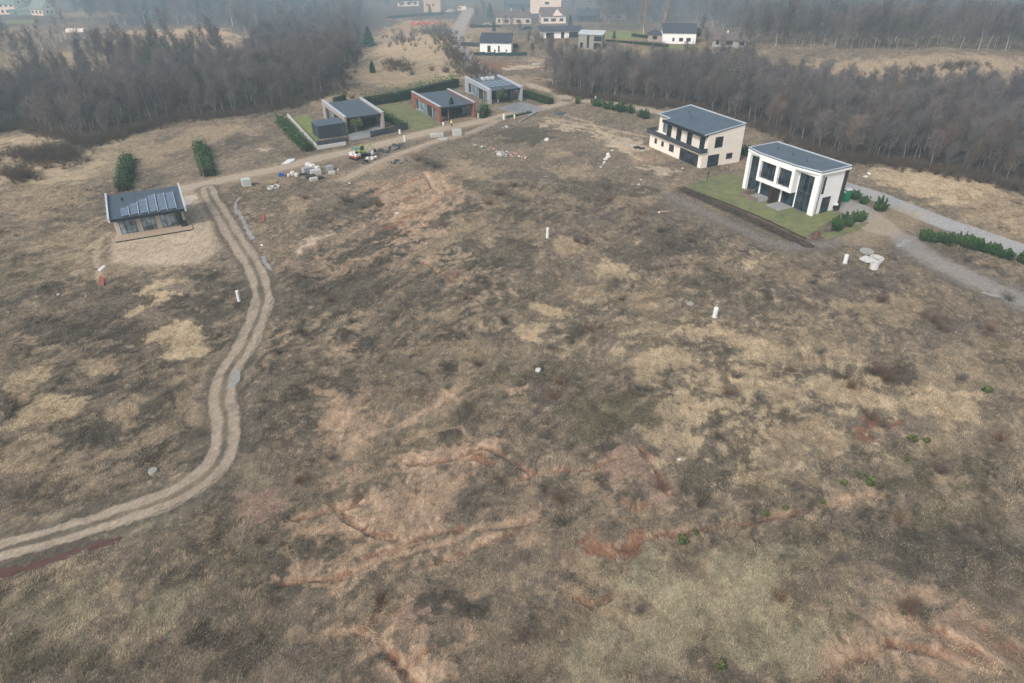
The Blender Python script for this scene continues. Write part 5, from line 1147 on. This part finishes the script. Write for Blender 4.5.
rock(865.5, 176.5, .7, 'white', 'lower of two white stones across the road behind the white house'); rock(869, 173.5, .8, 'white', 'upper of two white stones across the road behind the white house'); rock(679, 459, .3, 'white', 'tiny white stone on the dark green patch right of centre')
rock(397, 210, .5, 'white', 'small white stone between the red soil scars'); rock(349.5, 183.5, .5, 'white', 'small white stone left of the red soil scars'); rock(682.5, 168.3, .5, 'white', 'white stone on the bare earth at the cream house wall'); rock(638.5, 184, .5, 'white', 'white lump, lowest of the litter below the cream house'); rock(641, 179.5, .4, 'white', 'white lump, upper of the litter below the cream house')
rock(262, 245, .35, 'white', 'pale stone right of the long puddle'); rock(59, 296, .35, 'white', 'small pale stone on the left slope'); rock(87, 297, .4, 'grey', 'grey stone on the left slope below the cabin'); rock(338.5, 169.5, .5, 'white', 'white lump right of the building material heap'); rock(659, 212, .4, 'white', 'pale flat stone left end of the grey strip')
# ------------------------------------------------------------------ building materials along the road
PAL_W = mat('pallet_wood', (168, 146, 120), .85, .15, 4, streak=(1, 8, 1)); TARP = mat('blue_tarp', (58, 96, 168), .55, .12, 2); BLOCK = mat('aerated_block', (188, 191, 186), .9, .06, 3); DKW = mat('dark_boards', (64, 64, 62), .8, .2, 3)
REDP = mat('red_paint', (160, 76, 64), .5, .1, 3); LIME = mat('lime_paint', (134, 152, 74), .5, .08, 3); TEAL = mat('green_canopy', (70, 140, 120), .5, .08, 3); RUB = mat('black_rubber', (38, 38, 38), .9, .1, 4); BAG = mat('white_sack', (206, 206, 202), .85, .08, 2, bump=.02)
def pallet_stack(px, py, sx, sy, h, m, label, rz=.5, group=None, rows=3, name='material_pallet', cat='pallet', z=0):
    sx *= .85; sy *= .85; h *= .85
    p = at(px, py); t = thing(name, label, cat, (p.x, p.y, base_z(p)+z), rz, group)
    w_ = MB()
    for k in range(3): y = -sy/2+k*(sy-.1)/2; w_.box(-sx/2, sx/2, y, y+.1, 0, .1)
    for k in range(6): x = -sx/2+k*(sx-.12)/5; w_.box(x, x+.12, -sy/2, sy/2, .102, .13)
    w_.build('pallet', PAL_W, t)
    b = MB(); n = max(2, int(sx/.45))
    for r_ in range(rows):
        for k in range(n):
            x = -sx/2+k*sx/n; e = rng.uniform(0, .03); b.box(x+.01, x+sx/n-.01, -sy/2+e, sy/2-e, .135+r_*(h-.135)/rows, .135+(r_+1)*(h-.135)/rows-.01)
    b.build('load', m, t); return t
def sack(px, py, s, label, m=None, name='bulk_bag', cat='bulk bag', group=None, z=0):
    p = at(px, py); mb = MB(); prof = [(0.30*s, 0), (.52*s, .12*s), (.55*s, .5*s), (.5*s, .85*s), (.3*s, .98*s), (.08*s, 1.02*s)]
    o = mb.lathe(prof, k=12).build(name, m or BAG)
    for v in o.data.vertices: a = math.atan2(v.co.y, v.co.x); k_ = 1+.12*math.cos(4*a)*-1+rng.randn()*.03; v.co.x *= k_; v.co.y *= k_
    o.location = (p.x, p.y, base_z(p)+z); o.rotation_euler.z = rng.rand()*3; tag(o, label, cat, group)
pallet_stack(437, 136.5, 3.6, 1.6, 1.0, BLOCK, 'long low white stack of blocks on the verge facing the brick bungalow', .35); pallet_stack(443, 139.5, 2.4, 1.4, .5, BLOCK, 'flat white stack touching the long low one on its right', .25, rows=1); pallet_stack(457, 135, 2.4, 1.8, 1.7, BLOCK, 'tall white cube of wrapped blocks on the verge below the person', .3)
pallet_stack(247, 186, 1.9, 1.9, 1.7, mat('pale_crate', (188, 198, 190), .8, .08, 2), 'pale square crate beside the gravel road near the track junction', .5, name='crate', cat='crate')
pallet_stack(281.5, 176, 1.3, 1.1, .8, TARP, 'small pallet under a blue cover below the gravel road', .4); pallet_stack(273.5, 183, 1.5, 1.2, .5, PAL_W, 'plain timber pallet below the blue covered one', .3, rows=2)
g = 'heap of building material by the gravel road'
for i, (px, py, sx, sy, h, m, l) in enumerate(((307, 172, 2.0, 1.6, 1.3, W_GREY, 'grey block pallet at the back left of the material heap'), (311, 178, 2.2, 1.5, .8, DKW, 'dark board pallet at the front left of the material heap'), (316, 174, 2.4, 1.6, 1.2, BLOCK, 'white block pallet in the middle of the material heap'), (319.5, 179, 2.0, 1.4, .6, DKW, 'dark board pallet at the front right of the material heap'), (314, 180.5, 1.8, 1.2, .8, BLOCK, 'white block pallet at the very front of the material heap'), (330, 169.5, 1.6, 1.2, 1.1, W_GREY, 'grey pallet at the back of the small separate heap'), (332, 173.5, 1.5, 1.2, .7, BLOCK, 'pale pallet at the front of the small separate heap'), (302, 175, 2.4, .8, .5, DKW, 'dark flat board stack left of the material heap'))):
    pallet_stack(px, py, sx, sy, h, m, l, rng.uniform(.2, .8), g)
for px, py, s_, l in ((309, 168, 1.3, 'white bulk bag furthest left on top edge of the material heap'), (313, 169, 1.2, 'white bulk bag behind the white block pallet'), (318, 170, 1.0, 'white bulk bag at the right end of the material heap'), (293, 175, .9, 'white sack left of the material heap'), (297, 176, .8, 'white sack nearest the dark flat board stack'), (289, 176, .6, 'smallest white sack left of the material heap')): sack(px, py, s_, l)
for px, py, s_, l in ((367, 154, .9, 'white bag nearest the lime green digger'), (373, 154, .9, 'white bag at the left end of the dark boulder row'), (368, 160, .8, 'white bag beside the wheelbarrow'), (372.5, 159.5, .8, 'white bag right of the wheelbarrow'), (376, 158, .6, 'small white bag below the dark boulder row')): sack(px, py, s_, l)
for i, (px, py, sx, sy, h, m, l) in enumerate(((633, 147, 1.0, 1.0, .7, BLOCK, 'white block pallet left end of the litter by the cream house'), (637, 148, 1.6, 1.0, .5, DKW, 'dark board pallet in the litter by the cream house'), (642, 149, 1.4, 1.0, .5, DKW, 'dark board pallet touching the cream house corner'), (642.5, 151, .9, .8, .4, BLOCK, 'white block pallet at the cream house corner'))): pallet_stack(px, py, sx, sy, h, m, l, .4, 'litter by the cream house corner')
def flat_sheet(pts, m, label, name='plastic_sheet', cat='sheet', lift=.1):
    P = [at(*p) for p in pts]; o = P[0]; z = base_z(o); mb = MB(); mb.prism([(p.x-o.x, p.y-o.y, base_z(p)-z+lift*.2, base_z(p)-z+lift*rng.uniform(.8, 2)) for p in P], 0, 1); ob = mb.build(name, m); ob.location = (o.x, o.y, z); tag(ob, label, cat)
flat_sheet([(281.5, 164), (288, 159.5), (295, 158.5), (294.5, 160.5), (289, 163)], WPL, 'long white sheet lying on the upper edge of the gravel road')
flat_sheet([(555, 113.5), (560, 111.5), (566, 112), (564, 114.5), (558, 115)], mat('dark_green_tarp', (72, 88, 92), .7, .1, 2), 'dark green tarpaulin on the bare ground near the road bend', 'tarpaulin', 'tarpaulin')
flat_sheet([(98, 284), (100, 276), (105, 279), (104, 285)], mat('red_sheet', (148, 96, 82), .8, .1, 2), 'faded red sheet on the slope below the cabin')
flat_sheet([(260, 223), (261, 215), (265, 214), (265, 222)], mat('red_scrap', (144, 98, 86), .8, .1, 2), 'faded red scrap in the brown field right of the puddle')
flat_sheet([(453, 276), (456, 271), (458, 273), (456, 277)], mat('pink_scrap', (158, 104, 92), .8, .1, 2), 'small pinkish red scrap on the dark patch in mid-field')
flat_sheet([(98, 270), (104, 265), (106, 266), (100, 272)], WPL, 'white scrap of board left of the cabin'); flat_sheet([(660, 210.5), (669, 210), (669, 211.2), (660, 211.8)], PAL_W, 'pale plank lying at the end of the grey strip', 'plank', 'plank')
flat_sheet([(184, 201), (190, 196), (195, 198), (191, 204), (186, 205)], mat('spilled_lime', (186, 180, 174), .9, .12, 2), 'pale patch of spread gravel beside the cabin', 'gravel_patch', 'gravel', .02)
def pole(px, py, h, r, m, label, name='marker_post', cat='post', cap=None):
    p = at(px, py); t = thing(name, label, cat, (p.x, p.y, base_z(p))); MB().tube((0, 0, -.2), (.03, .02, h), r, r*.8, 8).build('shaft', m, t)
    MB().box(-r*2.2, r*2.2, -r, r, h*.72, h*.95).build('plate', cap or m, t)
pole(815, 240, 1.4, .06, REDP, 'red marker post at the corner of the dark soil bed'); pole(707, 182, 2.2, .05, TRIM, 'thin dark post at the left corner of the white house lawn', cap=TRIM)
# ------------------------------------------------------------------ machines
def track_unit(t, x, L_, w_, z=0):
    prof = []
    for k in range(12): a = math.pi*(.5+k/11); prof.append((-L_/2+.22+.22*math.cos(a), .22+.22*math.sin(a)))
    for k in range(12): a = math.pi*(-.5+k/11); prof.append((L_/2-.22+.22*math.cos(a), .22+.22*math.sin(a)))
    m = MB(); n = len(prof); m.v = [(x, a, b+z) for a, b in prof]+[(x+w_, a, b+z) for a, b in prof]; m.f = [tuple(range(n)), tuple(range(2*n-1, n-1, -1))]+[(i, n+i, n+(i+1) % n, (i+1) % n) for i in range(n)]
    return m.build('track', RUB, t)
p = at(356, 158.5); t = thing('tracked_dumper', 'small red and white tracked dumper with a green canopy by the gravel road', 'dumper', (p.x, p.y, base_z(p)), R(50))
track_unit(t, -.85, 2.4, .4); track_unit(t, .45, 2.4, .4)
MB().box(-.75, .75, -1.1, 1.1, .42, .75).build('chassis', REDP, t, .04); MB().prism([(-.7, .05, .752, 1.15), (.7, .05, .752, 1.15), (.7, 1.3, .752, 1.4), (-.7, 1.3, .752, 1.4)], 0, 1).build('skip', WPL, t); MB().box(-.6, .6, -1.1, -.2, .752, 1.3).build('engine_cover', WPL, t, .05)
MB().box(-.7, .7, -1.1, .3, 2.3, 2.4).build('canopy', TEAL, t)
for x in (-.62, .62):
    for y in (-1.0, .2): MB().tube((x, y, .76), (x, y, 2.3), .04).build('canopy_post', TRIM, t)
MB().box(-.25, .25, -.7, -.3, 1.302, 1.7).build('seat', RUB, t)
p = at(363, 155.5); t = thing('mini_excavator', 'lime green mini excavator right of the red dumper', 'excavator', (p.x, p.y, base_z(p)), R(-70))
track_unit(t, -.85, 2.2, .38); track_unit(t, .47, 2.2, .38); MB().box(-.6, .6, -.9, .7, .45, .62).build('chassis', TRIM, t); MB().box(-.8, .8, -1.1, .5, .622, 1.15).build('body', LIME, t, .08); MB().box(-.75, .15, -.5, .45, 1.152, 2.4).build('cab', LIME, t, .06); MB().box(-.76, .16, -.38, .33, 1.45, 2.2).build('cab_window', GLASS, t)
MB().tube((.4, .5, .9), (.4, 1.6, 2.5), .13, .1).build('boom', LIME, t); MB().tube((.4, 1.6, 2.5), (.4, 2.6, 1.4), .1, .08).build('arm', LIME, t); MB().prism([(.15, 2.4, .7, 1.35), (.65, 2.4, .7, 1.35), (.65, 2.9, .85, 1.3), (.15, 2.9, .85, 1.3)], 0, 1).build('bucket', TRIM, t)
MB().box(-.9, .9, 1.05, 1.2, .15, .5).build('blade', TRIM, t)
p = at(366.5, 163); t = thing('wheelbarrow', 'dark wheelbarrow holding something white in front of the white bags', 'wheelbarrow', (p.x, p.y, base_z(p)), R(120))
MB().prism([(-.3, -.4, .35, .75), (.3, -.4, .35, .75), (.35, .5, .4, .8), (-.35, .5, .4, .8)], 0, 1).build('tray', TRIM, t)
for x in (-.25, .25): MB().tube((x, -1.0, .6), (x, .6, .3), .03).build('handle', PAL_W, t); MB().tube((x, -.3, .4), (x, -.35, 0), .025).build('leg', TRIM, t)
wm = MB().lathe([(.16, -.05), (.2, -.05), (.2, .05), (.16, .05)], k=14).build('wheel', RUB, t); wm.rotation_euler = (0, R(90), 0); wm.location = (0, .75, .2)
# green portable cabin and garden cart by the white house
p = at(844.5, 200.5); t = thing('portable_toilet', 'bright green portable toilet with a white roof behind the white house', 'portable toilet', (p.x, p.y, base_z(p)), R(28)); t.scale = (1.05, 1.05, 1.05)
GRN = mat('green_plastic', (34, 128, 84), .55, .06, 3, streak=(8, 8, .3)); MB().box(-.55, .55, -.55, .55, .06, 2.1).build('body', GRN, t, .05); MB().box(-.58, .58, -.58, .58, -.05, .058).build('base', TRIM, t)
MB().prism([(-.6, -.6, 2.102, 2.2), (.6, -.6, 2.102, 2.2), (.6, 0, 2.102, 2.32), (.6, .6, 2.102, 2.2), (-.6, .6, 2.102, 2.2), (-.6, 0, 2.102, 2.32)], 0, 1).build('roof', WPL, t); MB().box(-.42, .42, -.572, -.552, .15, 1.95).build('door', GRN, t); MB().box(-.57, -.552, -.3, .3, 1.6, 1.9).build('vent', WPL, t)
p = at(834.5, 209.5); t = thing('garden_cart', 'small black cart with a white bundle at the right corner of the white house', 'cart', (p.x, p.y, base_z(p)), R(20))
MB().prism([(-.5, -.35, .35, .85), (.5, -.35, .35, .85), (.5, .35, .35, .85), (-.5, .35, .35, .85)], 0, 1).build('tub', RUB, t); MB().lathe([(.2, .85), (.38, .95), (.35, 1.2), (.1, 1.3)], .1, 0, 10).build('bundle', BAG, t)
for x in (-.4, .4):
    w_ = MB().lathe([(.12, -.04), (.22, -.04), (.22, .04), (.12, .04)], k=12).build('wheel', TRIM, t); w_.rotation_euler = (R(90), 0, 0); w_.location = (x, -.4, .22)
    w_ = MB().lathe([(.12, -.04), (.22, -.04), (.22, .04), (.12, .04)], k=12).build('wheel', TRIM, t); w_.rotation_euler = (R(90), 0, 0); w_.location = (x, .4, .22)
MB().tube((.5, 0, .8), (1.1, 0, 1.1), .025).build('handle', TRIM, t)
# ------------------------------------------------------------------ person
def skin(name, V, E_l, rad, m, parent, sub=1):
    me = bpy.data.meshes.new(name); me.from_pydata(V, E_l, []); me.update(); o = link(name, me, parent); o.modifiers.new('skin', 'SKIN')
    for i, r_ in enumerate(rad): me.skin_vertices[0].data[i].radius = (r_, r_) if not isinstance(r_, tuple) else r_
    me.skin_vertices[0].data[0].use_root = True
    s_ = o.modifiers.new('sub', 'SUBSURF'); s_.levels = s_.render_levels = sub; me.materials.append(m); return o
def person(px, py, rz, label, jk, tr):
    p = at(px, py); t = thing('person', label, 'person', (p.x, p.y, base_z(p)), rz)
    SK = mat('skin_tone', (196, 156, 134), .6, .05, 4); HR = mat('dark_hair', (58, 46, 40), .8, .1, 8)
    V = [(0, 0, .95), (0, 0, 1.15), (0, .0, 1.36), (0, .01, 1.48), (0, .02, 1.56), (0, .035, 1.68),
         (.1, 0, .88), (.12, .06, .5), (.12, .0, .09), (.12, .14, .04), (-.1, 0, .88), (-.12, -.04, .5), (-.12, -.14, .09), (-.12, 0, .04),
         (.19, 0, 1.40), (.25, -.02, 1.14), (.24, .10, .92), (.24, .14, .83), (-.19, 0, 1.40), (-.25, .0, 1.14), (-.24, .14, .94), (-.24, .2, .86)]
    E2 = [(0, 1), (1, 2), (2, 3), (3, 4), (4, 5), (0, 6), (6, 7), (7, 8), (8, 9), (0, 10), (10, 11), (11, 12), (12, 13), (2, 14), (14, 15), (15, 16), (16, 17), (2, 18), (18, 19), (19, 20), (20, 21)]
    rad = [.13, .12, .14, .06, .075, .095, .085, .055, .04, .035, .085, .055, .04, .035, .055, .042, .03, .025, .055, .042, .03, .025]
    skin('body', V, E2, rad, SK, t, 2)
    J = [0, 1, 2, 14, 15, 16, 18, 19, 20]; mp_ = {v: i for i, v in enumerate(J)}
    skin('jacket', [V[i] for i in J], [(mp_[a], mp_[b]) for a, b in E2 if a in mp_ and b in mp_], [.165, .155, .17, .075, .062, .045, .075, .062, .045], jk, t, 2)
    T = [0, 6, 7, 8, 10, 11, 12]; mp_ = {v: i for i, v in enumerate(T)}
    skin('trousers', [V[i] for i in T], [(mp_[a], mp_[b]) for a, b in E2 if a in mp_ and b in mp_], [.15, .105, .075, .06, .105, .075, .06], tr, t, 2)
    h_ = MB().lathe([(.105, 1.66), (.118, 1.70), (.11, 1.76), (.07, 1.81), (.02, 1.825)], 0, .02, 12).build('hard_hat', WPL, t); MB().box(-.07, .07, .12, .19, 1.67, 1.685).build('visor', WPL, h_)
person(451.7, 126.5, R(150), 'person in bright yellow vest, dark trousers and white helmet standing on the gravel road', mat('hi_vis_vest', (222, 232, 70), .6, .05, 4), mat('dark_trousers', (48, 50, 58), .8, .1, 4))
# ------------------------------------------------------------------ far village bits
def car(px, py, rz, col, label, van=False, group=None):
    p = at(px, py); t = thing('van' if van else 'parked_car', label, 'van' if van else 'car', (p.x, p.y, float(Z(p.x, p.y))), rz, group); m = mat('car_paint', col, .3, .03, 2, spec=.6)
    H_ = 2.3 if van else 1.45; top = [(-2.2, .75), (-2.1, .9), (-1.5, .98), (-.9, H_), (1.2, H_), (1.9, .98), (2.2, .9), (2.25, .4), (-2.25, .4)] if not van else [(-2.3, .9), (-2.0, 1.2), (-1.6, H_), (2.2, H_), (2.3, .4), (-2.3, .4)]
    mb = MB(); n = len(top); mb.v = [(x, -.85, z) for x, z in top]+[(x, .85, z) for x, z in top]; mb.f = [tuple(range(n)), tuple(range(2*n-1, n-1, -1))]+[(i, (i+1) % n, n+(i+1) % n, n+i) for i in range(n)]; mb.build('body', m, t, .05)
    for s_ in (-.86, .86):
        wv_ = [(-1.3, 1.0), (-.85, H_-.12), (1.1, H_-.12), (1.6, 1.0)] if not van else [(-1.9, 1.25), (-1.6, H_-.3), (-.6, H_-.3), (-.6, 1.25)]
        g = MB(); g.v = [(x, s_, z) for x, z in wv_]+[(x, s_*.98, z) for x, z in wv_]; g.f = [(0, 1, 2, 3), (7, 6, 5, 4), (0, 4, 5, 1), (1, 5, 6, 2), (2, 6, 7, 3), (3, 7, 4, 0)]; g.build('side_window', GLASS, t)
        for x in (-1.4, 1.4):
            w_ = MB().lathe([(.12, -.1), (.33, -.1), (.33, .1), (.12, .1)], k=14).build('wheel', RUB, t); w_.rotation_euler = (R(90), 0, 0); w_.location = (x, s_*.95, .33)
car(450.5, 12, .3, (232, 232, 232), 'white car parked left of the white van at the end of the road'); car(462, 10.5, .1, (235, 238, 240), 'white van by the top end of the straight road', True); car(454, 14, .2, (70, 80, 90), 'dark car just below the two white vehicles'); car(487, 26, .1, (200, 200, 200), 'pale car left of the cream hipped house'); car(527, 29, .3, (60, 62, 70), 'dark car right of the cream hipped house')
car(595, 66, .2, (190, 196, 200), 'pale car half hidden behind the birch clump', group=None)
BR = mat('orange_brick_stack', (206, 120, 92), .9, .2, 3)
for i in range(12): px = 410+i*2.6; pallet_stack(px, 23.5+rng.rand()*1.5, 2.2, 1.6, 1.6, BR if i % 3 else BLOCK, 'pallet of orange or white bricks in the bright row on the far hill', rng.rand(), 'brick pallets on the far hill')
for i, px in enumerate((534, 538)): pallet_stack(px, 65, 1.6, 1.3, .8, BLOCK, ['left', 'right'][i]+' white pallet on the bare ground behind the grey bungalow', .3)
p = at(580, 20.5); t = thing('tarp_shelter', 'long blue covered shelter in front of the dark timber house', 'shelter', (p.x, p.y, float(Z(p.x, p.y))), R(-4)); MB().box(-2.5, 4.5, 0, 2, 0, 1.5).build('wall', BLUE, t); MB().prism([(-2.7, -.2, 1.502, 1.6), (4.7, -.2, 1.502, 1.6), (4.7, 2.2, 1.6, 2.0), (-2.7, 2.2, 1.6, 2.0)], 0, 1).build('roof', BLUE, t)
p = at(76, 31.5); t = thing('greenhouse', 'low white polytunnel on the far field at left', 'greenhouse', (p.x, p.y, float(Z(p.x, p.y))), R(5))
mb = MB(); k = 9; mb.v = [(x, 1.6*math.cos(math.pi*i/(k-1)), 1.6*math.sin(math.pi*i/(k-1))) for x in (-4, 4) for i in range(k)]; mb.f = [tuple(range(k)), tuple(range(2*k-1, k-1, -1))]+[(i, k+i, k+i+1, i+1) for i in range(k-1)]; mb.build('cover', WPL, t); MB().box(-4.04, -4.004, -.5, .5, 0, 1.3).build('door', W_GREY, t)
# ------------------------------------------------------------------ camera, sky, light
cam_d = bpy.data.cameras.new('camera'); cam_d.sensor_width = 36; cam_d.lens = F/1024*36; cam_d.clip_end = 20000
cam = bpy.data.objects.new('camera', cam_d); C.objects.link(cam)
cam.location = CAM; cam.rotation_euler = (R(90)-PITCH, 0, 0)
bpy.context.scene.camera = cam
w = bpy.data.worlds.new('World'); bpy.context.scene.world = w; w.use_nodes = True
nt = w.node_tree; bg = nt.nodes['Background']
sky = nt.nodes.new('ShaderNodeTexSky'); sky.sky_type = 'NISHITA'; sky.sun_disc = False
SUN_EL, SUN_AZ = 42, 215       # azimuth clockwise from +Y
sky.sun_elevation = R(SUN_EL); sky.sun_rotation = R(SUN_AZ); sky.air_density = 1.0; sky.dust_density = 4.0; sky.ozone_density = 1.0
hs = nt.nodes.new('ShaderNodeHueSaturation'); hs.inputs['Saturation'].default_value = .6
nt.links.new(sky.outputs[0], hs.inputs['Color']); nt.links.new(hs.outputs[0], bg.inputs[0]); bg.inputs[1].default_value = SKY
sd = bpy.data.lights.new('sun', 'SUN'); sd.energy = SUN; sd.angle = R(14); sd.color = (1, .985, .95)
so = bpy.data.objects.new('sun', sd); C.objects.link(so)
d = Vector((math.sin(R(SUN_AZ))*math.cos(R(SUN_EL)), math.cos(R(SUN_AZ))*math.cos(R(SUN_EL)), math.sin(R(SUN_EL))))
so.rotation_euler = d.to_track_quat('Z', 'Y').to_euler()
# haze: thin everywhere, thicker towards the far woods
def haze(name, x0, x1, y0, y1, z0, z1, dens, col):
    m = bpy.data.materials.new(name); m.use_nodes = True; t = m.node_tree; t.nodes.clear()
    o = t.nodes.new('ShaderNodeOutputMaterial'); vs = t.nodes.new('ShaderNodeVolumeScatter')
    vs.inputs['Density'].default_value = dens; vs.inputs['Color'].default_value = (*col, 1); vs.inputs['Anisotropy'].default_value = 0.0
    t.links.new(vs.outputs[0], o.inputs['Volume'])
    ob = MB().box(x0, x1, y0, y1, z0, z1).build(name, m); tag(ob, kind='structure'); return ob
haze('haze', -900, 900, -60, 1500, -25, 62, HAZE1, (.60, .86, 1))
haze('far_haze', -880, 880, 310, 1490, -24, 61, HAZE2, (.42, .72, 1.0))
sc = bpy.context.scene
sc.view_settings.view_transform = 'Standard'; sc.view_settings.look = 'None'; sc.view_settings.exposure = 0; sc.view_settings.gamma = 1
sc.cycles.use_denoising = True; sc.cycles.denoising_prefilter = 'NONE'; sc.cycles.denoising_input_passes = 'RGB_ALBEDO_NORMAL'; sc.cycles.max_bounces = 6; sc.cycles.diffuse_bounces = 3; sc.cycles.volume_bounces = 1; sc.cycles.transparent_max_bounces = 8
sc.cycles.use_adaptive_sampling = False
